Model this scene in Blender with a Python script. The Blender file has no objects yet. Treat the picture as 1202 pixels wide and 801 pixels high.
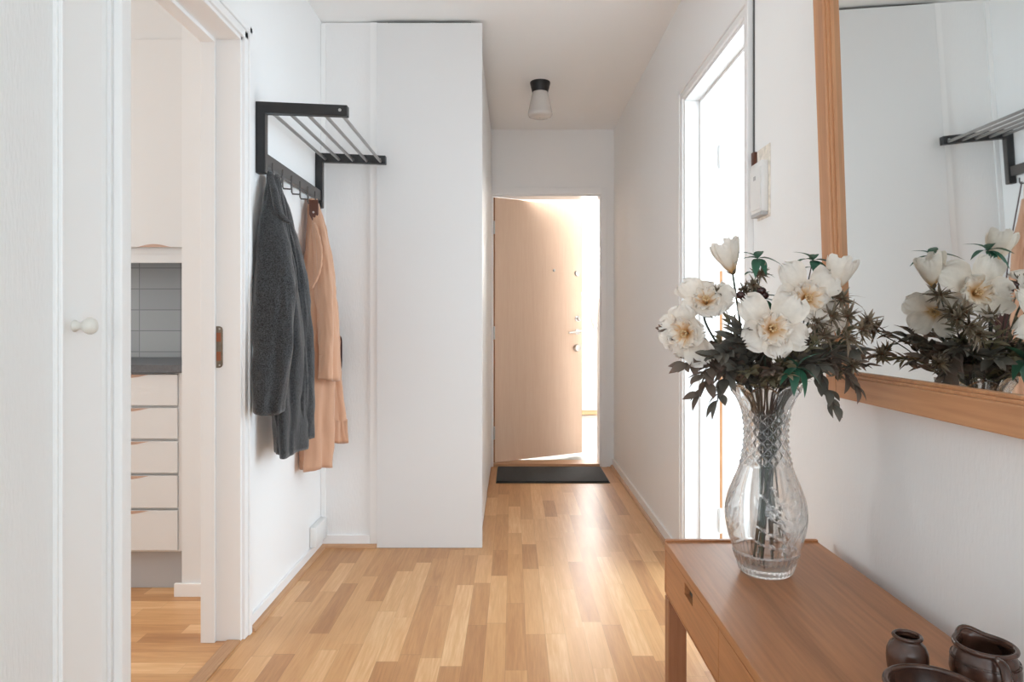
import bpy, bmesh, math, random
from math import sin, cos, pi, radians, sqrt
from mathutils import Vector, Matrix, noise
random.seed(7)
SC = bpy.context.scene
COL = SC.collection
F = 801.0; CX = 602.0; HY = 380.0; CH = 1.07

def P(px, py, Y):
    """point of the place at depth Y that was measured at photo pixel px,py"""
    return Vector(((px-CX)*Y/F, Y, CH-(py-HY)*Y/F))

# ------------------------------------------------------------------ materials
def new_mat(name):
    m = bpy.data.materials.new(name); m.use_nodes = True
    nt = m.node_tree
    b = nt.nodes['Principled BSDF']
    return m, nt, b

def node(nt, typ, **kw):
    n = nt.nodes.new(typ)
    for k, v in kw.items():
        setattr(n, k, v)
    return n

def simple(name, col, rough=.5, metal=0, bump=None, spec=None, mottled=0, sheen=0, coat=0):
    m, nt, b = new_mat(name)
    b.inputs['Base Color'].default_value = (*col, 1)
    b.inputs['Roughness'].default_value = rough
    b.inputs['Metallic'].default_value = metal
    if spec is not None: b.inputs['Specular IOR Level'].default_value = spec
    if sheen: b.inputs['Sheen Weight'].default_value = sheen
    if coat: b.inputs['Coat Weight'].default_value = coat
    tc = node(nt, 'ShaderNodeTexCoord')
    if mottled:
        n = node(nt, 'ShaderNodeTexNoise'); n.inputs['Scale'].default_value = mottled[0]
        n.inputs['Detail'].default_value = 3
        nt.links.new(tc.outputs['Object'], n.inputs['Vector'])
        r = node(nt, 'ShaderNodeMix', data_type='RGBA')
        a = mottled[1]
        r.inputs[6].default_value = (*[c*(1-a) for c in col], 1)
        r.inputs[7].default_value = (*[min(1, c*(1+a)) for c in col], 1)
        mr = node(nt, 'ShaderNodeMapRange'); mr.inputs['From Min'].default_value = .35; mr.inputs['From Max'].default_value = .65
        nt.links.new(n.outputs['Fac'], mr.inputs['Value'])
        nt.links.new(mr.outputs['Result'], r.inputs[0])
        nt.links.new(r.outputs[2], b.inputs['Base Color'])
    if bump:
        mp = node(nt, 'ShaderNodeMapping'); mp.inputs['Scale'].default_value = bump[2] if len(bump) > 2 else (1, 1, 1)
        nt.links.new(tc.outputs['Object'], mp.inputs['Vector'])
        n = node(nt, 'ShaderNodeTexNoise'); n.inputs['Scale'].default_value = bump[0]; n.inputs['Detail'].default_value = 3
        nt.links.new(mp.outputs['Vector'], n.inputs['Vector'])
        bp = node(nt, 'ShaderNodeBump'); bp.inputs['Strength'].default_value = bump[1]; bp.inputs['Distance'].default_value = .002
        nt.links.new(n.outputs['Fac'], bp.inputs['Height'])
        nt.links.new(bp.outputs['Normal'], b.inputs['Normal'])
    return m

def wood(name, dark, light, grain_axis=1, rough=.4, fine=60, contrast=1.0, figure=True):
    """grain runs along grain_axis"""
    m, nt, b = new_mat(name)
    tc = node(nt, 'ShaderNodeTexCoord'); mp = node(nt, 'ShaderNodeMapping')
    s = [1, 1, 1]; s[grain_axis] = .05
    mp.inputs['Scale'].default_value = s
    nt.links.new(tc.outputs['Object'], mp.inputs['Vector'])
    n1 = node(nt, 'ShaderNodeTexNoise'); n1.inputs['Scale'].default_value = fine*2.5; n1.inputs['Detail'].default_value = 4
    n2 = node(nt, 'ShaderNodeTexNoise'); n2.inputs['Scale'].default_value = fine/5; n2.inputs['Detail'].default_value = 3
    n2.inputs['Distortion'].default_value = 1.2 if figure else .2
    nt.links.new(mp.outputs['Vector'], n1.inputs['Vector']); nt.links.new(mp.outputs['Vector'], n2.inputs['Vector'])
    ad = node(nt, 'ShaderNodeMath', operation='ADD')
    m1 = node(nt, 'ShaderNodeMath', operation='MULTIPLY'); m1.inputs[1].default_value = .5
    m2 = node(nt, 'ShaderNodeMath', operation='MULTIPLY'); m2.inputs[1].default_value = .5
    nt.links.new(n1.outputs['Fac'], m1.inputs[0]); nt.links.new(n2.outputs['Fac'], m2.inputs[0])
    nt.links.new(m1.outputs[0], ad.inputs[0]); nt.links.new(m2.outputs[0], ad.inputs[1])
    cr = node(nt, 'ShaderNodeMapRange'); cr.inputs['From Min'].default_value = .5-.16/contrast; cr.inputs['From Max'].default_value = .5+.16/contrast
    nt.links.new(ad.outputs[0], cr.inputs['Value'])
    mx = node(nt, 'ShaderNodeMix', data_type='RGBA'); mx.inputs[6].default_value = (*dark, 1); mx.inputs[7].default_value = (*light, 1)
    nt.links.new(cr.outputs['Result'], mx.inputs[0]); nt.links.new(mx.outputs[2], b.inputs['Base Color'])
    b.inputs['Roughness'].default_value = rough
    bp = node(nt, 'ShaderNodeBump'); bp.inputs['Strength'].default_value = .12; bp.inputs['Distance'].default_value = .001
    nt.links.new(n1.outputs['Fac'], bp.inputs['Height']); nt.links.new(bp.outputs['Normal'], b.inputs['Normal'])
    return m

def parquet(name, along, tint=1.0):
    """three-strip oak parquet; strips run along axis `along` (0=x,1=y)"""
    m, nt, b = new_mat(name)
    L = nt.links.new
    tc = node(nt, 'ShaderNodeTexCoord'); sp = node(nt, 'ShaderNodeSeparateXYZ')
    L(tc.outputs['Object'], sp.inputs[0])
    ax_l, ax_w = (sp.outputs['Y'], sp.outputs['X']) if along == 1 else (sp.outputs['X'], sp.outputs['Y'])
    def M(op, a, b_=None, c=None):
        n = node(nt, 'ShaderNodeMath', operation=op)
        for i, v in enumerate((a, b_, c)):
            if v is None: continue
            if isinstance(v, (int, float)): n.inputs[i].default_value = v
            else: L(v, n.inputs[i])
        return n.outputs[0]
    W, LEN = .068, .46
    wrow = M('DIVIDE', M('ADD', ax_w, 10.02), W)
    row = M('FLOOR', wrow)
    wn = node(nt, 'ShaderNodeTexWhiteNoise', noise_dimensions='1D'); L(row, wn.inputs['W'])
    lcoord = M('DIVIDE', M('ADD', M('ADD', ax_l, 20), M('MULTIPLY', wn.outputs['Value'], 1.7)), LEN)
    # uneven strip lengths
    warp = M('MULTIPLY', M('SINE', M('ADD', M('MULTIPLY', lcoord, 2.1), M('MULTIPLY', row, 1.7))), .22)
    lco = M('ADD', lcoord, warp)
    cell = M('FLOOR', lco)
    cv = node(nt, 'ShaderNodeCombineXYZ'); L(row, cv.inputs[0]); L(cell, cv.inputs[1])
    w2 = node(nt, 'ShaderNodeTexWhiteNoise', noise_dimensions='3D'); L(cv.outputs[0], w2.inputs['Vector'])
    # grain
    gv = node(nt, 'ShaderNodeCombineXYZ')
    L(M('MULTIPLY', ax_w, 1.0), gv.inputs[0]); L(M('MULTIPLY', ax_l, .06), gv.inputs[1]); L(M('MULTIPLY', w2.outputs['Value'], 9.0), gv.inputs[2])
    g1 = node(nt, 'ShaderNodeTexNoise'); g1.inputs['Scale'].default_value = 160; g1.inputs['Detail'].default_value = 4; L(gv.outputs[0], g1.inputs['Vector'])
    g2 = node(nt, 'ShaderNodeTexNoise'); g2.inputs['Scale'].default_value = 28; g2.inputs['Detail'].default_value = 3; g2.inputs['Distortion'].default_value = 1.6; L(gv.outputs[0], g2.inputs['Vector'])
    ramp = node(nt, 'ShaderNodeValToRGB')
    cols = [(0.0, (.40, .182, .072)), (.35, (.56, .285, .118)), (.7, (.69, .39, .178)), (1.0, (.86, .58, .325))]
    el = ramp.color_ramp.elements
    el[0].position = cols[0][0]; el[0].color = (*[c*tint for c in cols[0][1]], 1)
    el[1].position = 1.0; el[1].color = (*[c*tint for c in cols[3][1]], 1)
    for p, c in cols[1:3]:
        e = el.new(p); e.color = (*[k*tint for k in c], 1)
    f = M('ADD', M('MULTIPLY', w2.outputs['Value'], .66), M('ADD', M('MULTIPLY', g1.outputs['Fac'], .42), M('MULTIPLY', M('SUBTRACT', g2.outputs['Fac'], .3), .5)))
    f = M('SUBTRACT', f, .17)
    L(f, ramp.inputs[0])
    # joints
    fw = M('FRACT', wrow); fl = M('FRACT', lco)
    ew = M('MINIMUM', fw, M('SUBTRACT', 1, fw)); ell = M('MINIMUM', fl, M('SUBTRACT', 1, fl))
    j = M('MINIMUM', M('DIVIDE', ew, .014), M('DIVIDE', ell, .003))
    j = M('MINIMUM', j, 1.0)
    mx = node(nt, 'ShaderNodeMix', data_type='RGBA', blend_type='MULTIPLY'); mx.inputs[0].default_value = 1
    jr = node(nt, 'ShaderNodeMapRange'); jr.inputs['To Min'].default_value = .72; L(j, jr.inputs['Value'])
    L(ramp.outputs[0], mx.inputs[6]); L(jr.outputs['Result'], mx.inputs[7])
    L(mx.outputs[2], b.inputs['Base Color'])
    b.inputs['Roughness'].default_value = .36
    b.inputs['Specular IOR Level'].default_value = .45
    bp = node(nt, 'ShaderNodeBump'); bp.inputs['Strength'].default_value = .15; bp.inputs['Distance'].default_value = .0006
    L(g1.outputs['Fac'], bp.inputs['Height']); L(bp.outputs['Normal'], b.inputs['Normal'])
    return m

def tiles_mat():
    m, nt, b = new_mat('grey_tiles')
    tc = node(nt, 'ShaderNodeTexCoord'); mp = node(nt, 'ShaderNodeMapping')
    mp.inputs['Rotation'].default_value = (radians(90), 0, 0)
    mp.inputs['Location'].default_value = (.012, .02, 0)
    br = node(nt, 'ShaderNodeTexBrick'); br.offset = 0; br.offset_frequency = 2
    nt.links.new(tc.outputs['Object'], mp.inputs['Vector']); nt.links.new(mp.outputs['Vector'], br.inputs['Vector'])
    br.inputs['Color1'].default_value = (.36, .37, .375, 1); br.inputs['Color2'].default_value = (.40, .41, .41, 1)
    br.inputs['Mortar'].default_value = (.24, .245, .25, 1)
    br.inputs['Scale'].default_value = 1; br.inputs['Mortar Size'].default_value = .0022
    br.inputs['Brick Width'].default_value = .2; br.inputs['Row Height'].default_value = .1015
    nt.links.new(br.outputs['Color'], b.inputs['Base Color']); b.inputs['Roughness'].default_value = .25
    return m

def attr_ramp(name, stops, rough=.6, sss=0, trans=0, bump=None):
    """colour that belongs to the petal/leaf itself, from its base (u=0) to its tip (u=1)"""
    m, nt, b = new_mat(name)
    uv = node(nt, 'ShaderNodeUVMap'); sp = node(nt, 'ShaderNodeSeparateXYZ')
    nt.links.new(uv.outputs[0], sp.inputs[0])
    r = node(nt, 'ShaderNodeValToRGB'); el = r.color_ramp.elements
    el[0].position, c = stops[0]; el[0].color = (*c, 1)
    el[1].position, c = stops[-1]; el[1].color = (*c, 1)
    for p, c in stops[1:-1]:
        e = el.new(p); e.color = (*c, 1)
    nt.links.new(sp.outputs[0], r.inputs[0])
    tc = node(nt, 'ShaderNodeTexCoord')
    n = node(nt, 'ShaderNodeTexNoise'); n.inputs['Scale'].default_value = 90; nt.links.new(tc.outputs['Object'], n.inputs['Vector'])
    mr = node(nt, 'ShaderNodeMapRange'); mr.inputs['To Min'].default_value = .85; mr.inputs['To Max'].default_value = 1.1
    nt.links.new(n.outputs['Fac'], mr.inputs['Value'])
    mx = node(nt, 'ShaderNodeMix', data_type='RGBA', blend_type='MULTIPLY'); mx.inputs[0].default_value = 1
    nt.links.new(r.outputs[0], mx.inputs[6]); nt.links.new(mr.outputs['Result'], mx.inputs[7])
    nt.links.new(mx.outputs[2], b.inputs['Base Color'])
    b.inputs['Roughness'].default_value = rough
    if trans:
        tr = node(nt, 'ShaderNodeBsdfTranslucent'); nt.links.new(mx.outputs[2], tr.inputs['Color'])
        ms = node(nt, 'ShaderNodeMixShader'); ms.inputs[0].default_value = trans
        out = nt.nodes['Material Output']
        nt.links.new(b.outputs[0], ms.inputs[1]); nt.links.new(tr.outputs[0], ms.inputs[2]); nt.links.new(ms.outputs[0], out.inputs['Surface'])
    return m

WALL = simple('wall_paint', (.885, .887, .887), .75, bump=(140, .35, (1, 1, .35)))
WALLPANEL = simple('textured_wallpaper', (.82, .82, .82), .8, bump=(170, .6, (1, 1, .22)))
CEIL = simple('ceiling_paint', (.92, .915, .905), .85, bump=(60, .15))
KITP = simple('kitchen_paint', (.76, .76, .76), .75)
TRIMW = simple('white_gloss_paint', (.87, .87, .87), .35)
PANELW = simple('white_laminate', (.72, .72, .72), .45)
GAPSHADE = simple('gap_shade', (.05, .045, .04), .8)  # near-black colour stands for the shade inside gaps and slots
OAKTRIM = wood('oak_moulding', (.42, .22, .11), (.60, .36, .20), 1, .45)
OAKTRIMX = wood('oak_moulding_cross', (.42, .22, .11), (.60, .36, .20), 0, .45)
FLOORY = parquet('oak_parquet', 1)
FLOORX = parquet('oak_parquet_kitchen', 0, 1.05)
TEAK = wood('teak', (.31, .126, .047), (.49, .212, .088), 1, .36, 50)
TEAKZ = wood('teak_leg', (.28, .115, .050), (.41, .18, .085), 2, .42, 50)
MIRF = wood('mirror_oak', (.48, .225, .105), (.64, .33, .165), 1, .4, 40)
MIRFZ = wood('mirror_oak_upright', (.48, .225, .105), (.64, .33, .165), 2, .4, 40)
VENEER = wood('door_veneer', (.78, .565, .42), (.86, .66, .51), 2, .42, 45, .8, False)
DOOREDGE = wood('door_edge_wood', (.42, .19, .07), (.55, .27, .11), 2, .5)
BLACK = simple('black_metal', (.012, .012, .013), .42)
STEEL = simple('brushed_steel', (.42, .41, .40), .35, 1.0)
GREYRAIL = simple('grey_rail', (.115, .105, .10), .45, .3)
CHROME = simple('chrome', (.52, .51, .50), .3, 1.0)
OLDMET = simple('aged_plate', (.22, .18, .14), .5, .8, mottled=(40, .2))
RUST = simple('bare_wood_pocket', (.30, .10, .045), .8)
WHITEPL = simple('white_plastic', (.80, .80, .79), .35)
CREAMPL = simple('cream_plastic', (.72, .70, .65), .3)
BEIGEP = simple('bare_plaster', (.80, .74, .66), .9, mottled=(60, .12))
PAPER = simple('beige_tag', (.66, .48, .36), .8, mottled=(80, .2))
MATM = simple('charcoal_mat', (.036, .036, .035), .95, bump=(500, 1.0), mottled=(220, .45))
WORKTOP = simple('dark_worktop', (.115, .12, .13), .45, mottled=(120, .1))
KITW = simple('kitchen_white', (.72, .715, .71), .45)
PLINTH = simple('kitchen_plinth', (.46, .455, .46), .6)
PULL = simple('beech_edge', (.50, .33, .25), .5)
WOOL = simple('charcoal_wool', (.034, .036, .039), .95, bump=(300, 1.0), mottled=(260, .85), sheen=.35)
WOOLD = simple('dark_lining', (.014, .016, .018), .9)
CAMEL = simple('camel_cloth', (.60, .345, .222), .8, bump=(300, .25), sheen=.25)
CAMELD = simple('camel_lining', (.33, .17, .10), .85)
LEATH = simple('brown_leather', (.11, .035, .018), .4)
BAGL = simple('oxblood_leather', (.055, .014, .012), .3)
STONEW = simple('brown_glaze', (.058, .026, .017), .27, coat=.2, mottled=(35, .35), bump=(60, .15))
TERR = simple('terrazzo', (.26, .255, .25), .35, mottled=(16, .30))
STAIRW = simple('stairwell_paint', (.60, .62, .58), .7)
SHADE = simple('opal_glass', (.62, .59, .56), .22)
STEMM = simple('plant_stem', (.065, .055, .05), .6)
STEMG = simple('green_stem', (.06, .075, .05), .6)
LEAFD = attr_ramp('dark_leaf', [(0, (.095, .09, .075)), (.6, (.125, .12, .10)), (1, (.16, .135, .11))], .6, trans=.12)
LEAFD2 = attr_ramp('brown_leaf', [(0, (.11, .085, .065)), (.6, (.145, .112, .088)), (1, (.19, .12, .095))], .65, trans=.12)
LEAFG = attr_ramp('green_leaf', [(0, (.018, .075, .045)), (.7, (.03, .125, .075)), (1, (.04, .14, .09))], .45, trans=.2)
SPIKY = attr_ramp('spiky_bract', [(0, (.28, .10, .05)), (.3, (.19, .14, .085)), (.8, (.22, .18, .13)), (1, (.30, .22, .18))], .7, trans=.15)
OLIVE = attr_ramp('olive_leaf', [(0, (.15, .14, .075)), (1, (.22, .19, .125))], .7, trans=.15)
PETAL = attr_ramp('cream_petal', [(0, (.62, .30, .08)), (.14, (.74, .48, .22)), (.34, (.84, .76, .66)), (1, (.86, .82, .765))], .7, trans=.32)
STAM = simple('stamen', (.62, .42, .22), .7)
BERRY = simple('dark_berry', (.04, .014, .014), .25)
SEPAL = simple('brown_sepal', (.20, .085, .05), .7)

def glass_mat():
    m = bpy.data.materials.new('cut_crystal'); m.use_nodes = True; nt = m.node_tree
    nt.nodes.remove(nt.nodes['Principled BSDF'])
    g = node(nt, 'ShaderNodeBsdfGlass'); g.inputs['IOR'].default_value = 1.5; g.inputs['Roughness'].default_value = 0.0
    g.inputs['Color'].default_value = (.97, .975, .975, 1)
    t = node(nt, 'ShaderNodeBsdfTransparent'); t.inputs['Color'].default_value = (.97, .97, .97, 1)
    ms = node(nt, 'ShaderNodeMixShader'); ms.inputs[0].default_value = .22
    nt.links.new(g.outputs[0], ms.inputs[1]); nt.links.new(t.outputs[0], ms.inputs[2])
    nt.links.new(ms.outputs[0], nt.nodes['Material Output'].inputs['Surface'])
    return m
GLASS = glass_mat()
def mirror_mat():
    m, nt, b = new_mat('mirror_glass')
    b.inputs['Base Color'].default_value = (.80, .815, .80, 1); b.inputs['Metallic'].default_value = 1; b.inputs['Roughness'].default_value = .015
    return m
MIRROR = mirror_mat()

# ------------------------------------------------------------------ mesh helpers
def box(bm, a, b, bev=0):
    x0, x1 = sorted((a[0], b[0])); y0, y1 = sorted((a[1], b[1])); z0, z1 = sorted((a[2], b[2]))
    vs = [bm.verts.new((x, y, z)) for x in (x0, x1) for y in (y0, y1) for z in (z0, z1)]
    fs = [bm.faces.new([vs[i] for i in f]) for f in ((0, 1, 3, 2), (4, 6, 7, 5), (0, 4, 5, 1), (2, 3, 7, 6), (0, 2, 6, 4), (1, 5, 7, 3))]
    if bev:
        es = list({e for f in fs for e in f.edges})
        bmesh.ops.bevel(bm, geom=es, offset=bev, segments=2, affect='EDGES', profile=.5)
    return bm

def prism(bm, pts, vec):
    """closed outline pts extruded by vec"""
    vec = Vector(vec)
    a = [bm.verts.new(Vector(p)) for p in pts]; b = [bm.verts.new(Vector(p)+vec) for p in pts]
    n = len(a)
    bm.faces.new(a); bm.faces.new(b[::-1])
    for i in range(n): bm.faces.new((a[i], b[i], b[(i+1) % n], a[(i+1) % n]))

def lathe(bm, prof, c, n=48, axis='Z', arc=None):
    c = Vector(c); rings = []
    for (r, h) in prof:
        ring = []
        for k in range(n):
            t = 2*pi*k/n
            if axis == 'Z': v = Vector((r*cos(t), r*sin(t), h))
            elif axis == 'X': v = Vector((h, r*cos(t), r*sin(t)))
            else: v = Vector((r*cos(t), h, r*sin(t)))
            ring.append(bm.verts.new(c+v))
        rings.append(ring)
    for a, b in zip(rings, rings[1:]):
        for k in range(n): bm.faces.new((a[k], a[(k+1) % n], b[(k+1) % n], b[k]))
    bm.faces.new(rings[0][::-1]); bm.faces.new(rings[-1])
    return rings

def tube(bm, pts, rad, n=8, cap=True):
    pts = [Vector(p) for p in pts]
    rs = rad if isinstance(rad, (list, tuple)) else [rad]*len(pts)
    rings = []; up = Vector((0, 0, 1))
    d = (pts[1]-pts[0]).normalized()
    if abs(d.dot(up)) > .95: up = Vector((1, 0, 0))
    s = d.cross(up).normalized()
    for i, p in enumerate(pts):
        d = (pts[min(i+1, len(pts)-1)]-pts[max(i-1, 0)]).normalized()
        s = (s-d*s.dot(d)).normalized(); u = d.cross(s)
        rings.append([bm.verts.new(p+(s*cos(2*pi*k/n)+u*sin(2*pi*k/n))*rs[i]) for k in range(n)])
    for a, b in zip(rings, rings[1:]):
        for k in range(n): bm.faces.new((a[k], a[(k+1) % n], b[(k+1) % n], b[k]))
    if cap: bm.faces.new(rings[0][::-1]); bm.faces.new(rings[-1])

def spline(ctrl, n=10):
    c = [Vector(p) for p in ctrl]; c = [c[0]*2-c[1]]+c+[c[-1]*2-c[-2]]
    out = []
    for i in range(1, len(c)-2):
        for k in range(n):
            t = k/n; p0, p1, p2, p3 = c[i-1:i+3]
            out.append(.5*((2*p1)+(p2-p0)*t+(2*p0-5*p1+4*p2-p3)*t*t+(3*p1-p0-3*p2+p3)*t**3))
    out.append(c[-2]); return out

def put(name, bm, mat, parent=None, smooth=False, recalc=True, subsurf=0, angle=None):
    if recalc: bmesh.ops.recalc_face_normals(bm, faces=bm.faces)
    me = bpy.data.meshes.new(name); bm.to_mesh(me); bm.free()
    me.materials.append(mat)
    if smooth:
        for p in me.polygons: p.use_smooth = True
        if angle: me.set_sharp_from_angle(angle=radians(angle))
    o = bpy.data.objects.new(name, me); COL.objects.link(o)
    if parent is None:
        xs = [v.co for v in me.vertices]
        c = Vector(((min(v.x for v in xs)+max(v.x for v in xs))/2, (min(v.y for v in xs)+max(v.y for v in xs))/2, min(v.z for v in xs)))
        me.transform(Matrix.Translation(-c)); o.location = c
    else:
        o.parent = parent
        o.matrix_parent_inverse = Matrix.Translation(-base_of(parent))
    if subsurf:
        s = o.modifiers.new('sub', 'SUBSURF'); s.levels = subsurf; s.render_levels = subsurf
    return o

def base_of(o):
    l = Vector((0, 0, 0))
    while o is not None:
        if o.type == 'EMPTY': return l+Vector(o.location)
        if o.parent is None: return Vector(o.location)
        return Vector((0, 0, 0))       # mesh part built in world coordinates
    return l

def thing(name, label, cat, loc, group=None):
    o = bpy.data.objects.new(name, None); COL.objects.link(o); o.location = loc
    o.empty_display_size = .1
    o['label'] = label; o['category'] = cat
    if group: o['group'] = group
    return o
def tag(o, label, cat, group=None):
    o['label'] = label; o['category'] = cat
    if group: o['group'] = group
    return o
STRUCT_LABELS = {}
def struct(name, boxes, mat, label=None, parent=None, bev=0):
    bm = bmesh.new()
    for a, b in boxes: box(bm, a, b, bev)
    me = bpy.data.meshes.new(name); bmesh.ops.recalc_face_normals(bm, faces=bm.faces); bm.to_mesh(me); bm.free(); me.materials.append(mat)
    o = bpy.data.objects.new(name, me); COL.objects.link(o)
    if parent: o.parent = parent
    else:
        o['kind'] = 'structure'
        o['label'] = label or name.replace('_', ' ')
        o['category'] = name.split('_')[0]
    if parent and label: o['label'] = label
    return o
def bx(a, b, bev=0):
    bm = bmesh.new(); box(bm, a, b, bev); return bm

# ------------------------------------------------------------------ the room shell
XL, XR, ZC = -.92, .755, 2.52
KY0, KY1 = 1.615, 2.315       # kitchen opening
RY0, RY1 = 2.185, 3.00        # right opening
DH = 2.045
struct('floor_living', [((-2.6, -4.2, -.1), (3.2, -.2, 0))], simple('pale_bounce_floor', (.72, .72, .73), .9, bump=(300, .5)), 'unseen living room floor, pale grey added to bounce light')  # unseen floor, made pale so its bounce brightens the ceiling
struct('floor_bright_room', [((.84, 1.2, -.1), (3.7, 5.6, 0))], simple('bright_bounce_floor', (.66, .65, .64), .5), 'unseen bright room floor, made pale to bounce light')  # pale tone chosen for neutral bounce light, floor itself out of view
struct('floor', [((-.938, -.2, -.1), (1.0-.16, 5.12, 0)), ((-2.6, -.2, -.1), (-.938, .3, 0)), ((.84, -.2, -.1), (3.2, .3, 0))], FLOORY, 'light oak three strip parquet floor of the hallway')
struct('floor_kitchen', [((-4.3, .5, -.1), (-.938, 3.45, 0))], FLOORX, 'light oak parquet floor of the kitchen, strips running crosswise')
struct('floor_stairwell', [((-1.6, 5.12, -.1), (2.6, 8.2, -.005))], TERR, 'grey mottled stone floor of the stairwell')
struct('ceiling', [((-2.6, -4.2, ZC), (3.2, .3, ZC+.1)), ((-4.3, .3, ZC), (3.7, 5.75, ZC+.1)), ((-1.6, 5.75, ZC), (2.6, 8.2, ZC+.1))], CEIL, 'matt white ceiling of the hallway')
struct('wall_left', [((-1.04, .3, 0), (XL-.02, .80, ZC)), ((-1.04, .80, 2.02), (XL-.02, 1.555, ZC)), ((-1.04, .80, 0), (-.99, 1.555, 2.02)),
                     ((-1.04, 1.555, 0), (XL-.02, KY0, ZC)),
                     ((-1.04, KY0, DH), (XL, KY1, ZC)), ((-1.04, KY1, 0), (XL, 3.30, ZC)),
                     ((XL-.02, 1.56, 0), (XL, KY0, ZC)), ((XL-.02, .3, 2.08), (XL, 1.56, ZC))], WALL, 'white wall on the left carrying the coat rack')
struct('wall_right', [((XR, .3, 0), (XR+.145, RY0, ZC)), ((XR, RY1, 0), (XR+.145, 5.10, ZC)), ((XR, RY0, DH+.02), (XR+.145, RY1, ZC))], WALL, 'white wall on the right carrying the mirror')
struct('wall_entrance', [((-1.6, 5.10, 0), (-.153, 5.25, ZC)), ((.662, 5.10, 0), (3.7, 5.25, ZC)), ((-.153, 5.10, 2.04), (.662, 5.25, ZC))], WALL, 'white end wall around the open entrance door')
struct('wall_filler', [((XL, 3.275, 0), (-.66, 3.30, 2.515)), ], WALLPANEL, 'narrow wallpapered strip between coat rack wall and wardrobe side')
struct('wall_back', [((-2.7, -4.3, 0), (-2.6, .4, ZC)), ((3.2, -4.3, 0), (3.3, -2.6, ZC)), ((3.2, -.1, 0), (3.3, .4, ZC)), ((3.2, -2.6, 0), (3.3, -.1, .6)), ((3.2, -2.6, 2.35), (3.3, -.1, ZC)),
                     ((-2.7, .3, 0), (-1.04, .4, ZC)), ((XR+.145, .3, 0), (3.3, .4, ZC)),
                     ((-2.6, -4.3, 0), (-1.8, -4.2, ZC)), ((1.8, -4.3, 0), (3.2, -4.2, ZC)), ((-1.8, -4.3, 0), (1.8, -4.2, .6)), ((-1.8, -4.3, 2.35), (1.8, -4.2, ZC))], WALL, 'white walls of the living room behind')
struct('wall_kitchen', [((-1.30, 2.68, 0), (-1.04, 3.45, ZC)), ((-4.3, 3.32, 0), (-1.30, 3.45, ZC)), ((-4.3, .4, 0), (-1.04, .5, ZC)),
                        ((-4.4, .4, 0), (-4.3, 1.0, ZC)), ((-4.4, 2.6, 0), (-4.3, 3.45, ZC)), ((-4.4, 1.0, 0), (-4.3, 2.6, .85)), ((-4.4, 1.0, 2.3), (-4.3, 2.6, ZC))], KITP, 'white kitchen wall seen through the doorway')
struct('wall_bedroom', [((.90, 5.55, 0), (1.25, 5.7, ZC)), ((3.0, 5.55, 0), (3.7, 5.7, ZC)), ((1.25, 5.55, 0), (3.0, 5.7, .75)), ((1.25, 5.55, 2.35), (3.0, 5.7, ZC)),
                        ((.90, 5.25, 0), (1.25, 5.55, ZC)), ((3.6, 1.1, 0), (3.7, 1.5, ZC)), ((3.6, 3.9, 0), (3.7, 5.7, ZC)), ((3.6, 1.5, 0), (3.7, 3.9, .5)), ((3.6, 1.5, 2.38), (3.7, 3.9, ZC)), ((.90, 1.1, 0), (3.7, 1.2, ZC))], WALL, 'white walls of the bright room on the right')
# the entrance wall is cut back where the bright room is deeper
bpy.data.objects.remove(bpy.data.objects['wall_entrance'], do_unlink=True)
struct('wall_entrance', [((-1.6, 5.10, 0), (-.153, 5.25, ZC)), ((.662, 5.10, 0), (.90, 5.25, ZC)), ((-.153, 5.10, 2.04), (.662, 5.25, ZC))], WALL, 'white end wall around the open entrance door')
struct('wall_stairwell', [((-1.6, 8.0, 0), (2.6, 8.1, 1.32)), ((-1.7, 5.25, 0), (-1.6, 8.1, ZC))], STAIRW, 'pale green painted lower wall of the stairwell')
struct('wall_stairwell_upper', [((-1.6, 8.0, 1.32), (-.4, 8.1, ZC)), ((1.9, 8.0, 1.32), (2.6, 8.1, ZC)), ((-.4, 8.0, 1.32), (1.9, 8.1, 1.40)), ((-.4, 8.0, 2.42), (1.9, 8.1, ZC)), ((2.6, 5.7, 0), (2.7, 8.1, ZC)), ((.90, 5.7, 0), (2.6, 5.75, ZC))], WALL, 'white upper wall of the stairwell')
struct('baseboard_stairwell', [((-1.6, 7.985, 0), (2.6, 8.0, .055))], OAKTRIMX, 'orange wooden baseboard of the stairwell')
struct('window_1', [((-1.8, -4.28, .6), (-1.74, -4.22, 2.35)), ((1.74, -4.28, .6), (1.8, -4.22, 2.35)), ((-.03, -4.28, .6), (.03, -4.22, 2.35)), ((-1.8, -4.28, .6), (1.8, -4.22, .66)), ((-1.8, -4.28, 2.29), (1.8, -4.22, 2.35))], TRIMW, 'living room window frame')
struct('window_5', [((3.62, 1.5, .5), (3.68, 1.56, 2.38)), ((3.62, 3.84, .5), (3.68, 3.9, 2.38)), ((3.62, 1.5, .5), (3.68, 3.9, .56)), ((3.62, 1.5, 2.32), (3.68, 3.9, 2.38))], TRIMW, 'side window frame of the bright room')
struct('window_6', [((-.4, 8.01, 1.40), (-.35, 8.06, 2.42)), ((1.85, 8.01, 1.40), (1.9, 8.06, 2.42)), ((.30, 8.01, 1.40), (.35, 8.06, 2.42)), ((-.4, 8.01, 1.40), (1.9, 8.06, 1.44)), ((-.4, 8.01, 2.38), (1.9, 8.06, 2.42))], TRIMW, 'high window frame of the stairwell')
struct('window_4', [((3.22, -2.6, .6), (3.28, -2.54, 2.35)), ((3.22, -.16, .6), (3.28, -.1, 2.35)), ((3.22, -2.6, .6), (3.28, -.1, .66)), ((3.22, -2.6, 2.29), (3.28, -.1, 2.35))], TRIMW, 'unseen side window frame added to light the hallway walls')  # unseen window, added together with the living room side light
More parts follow.
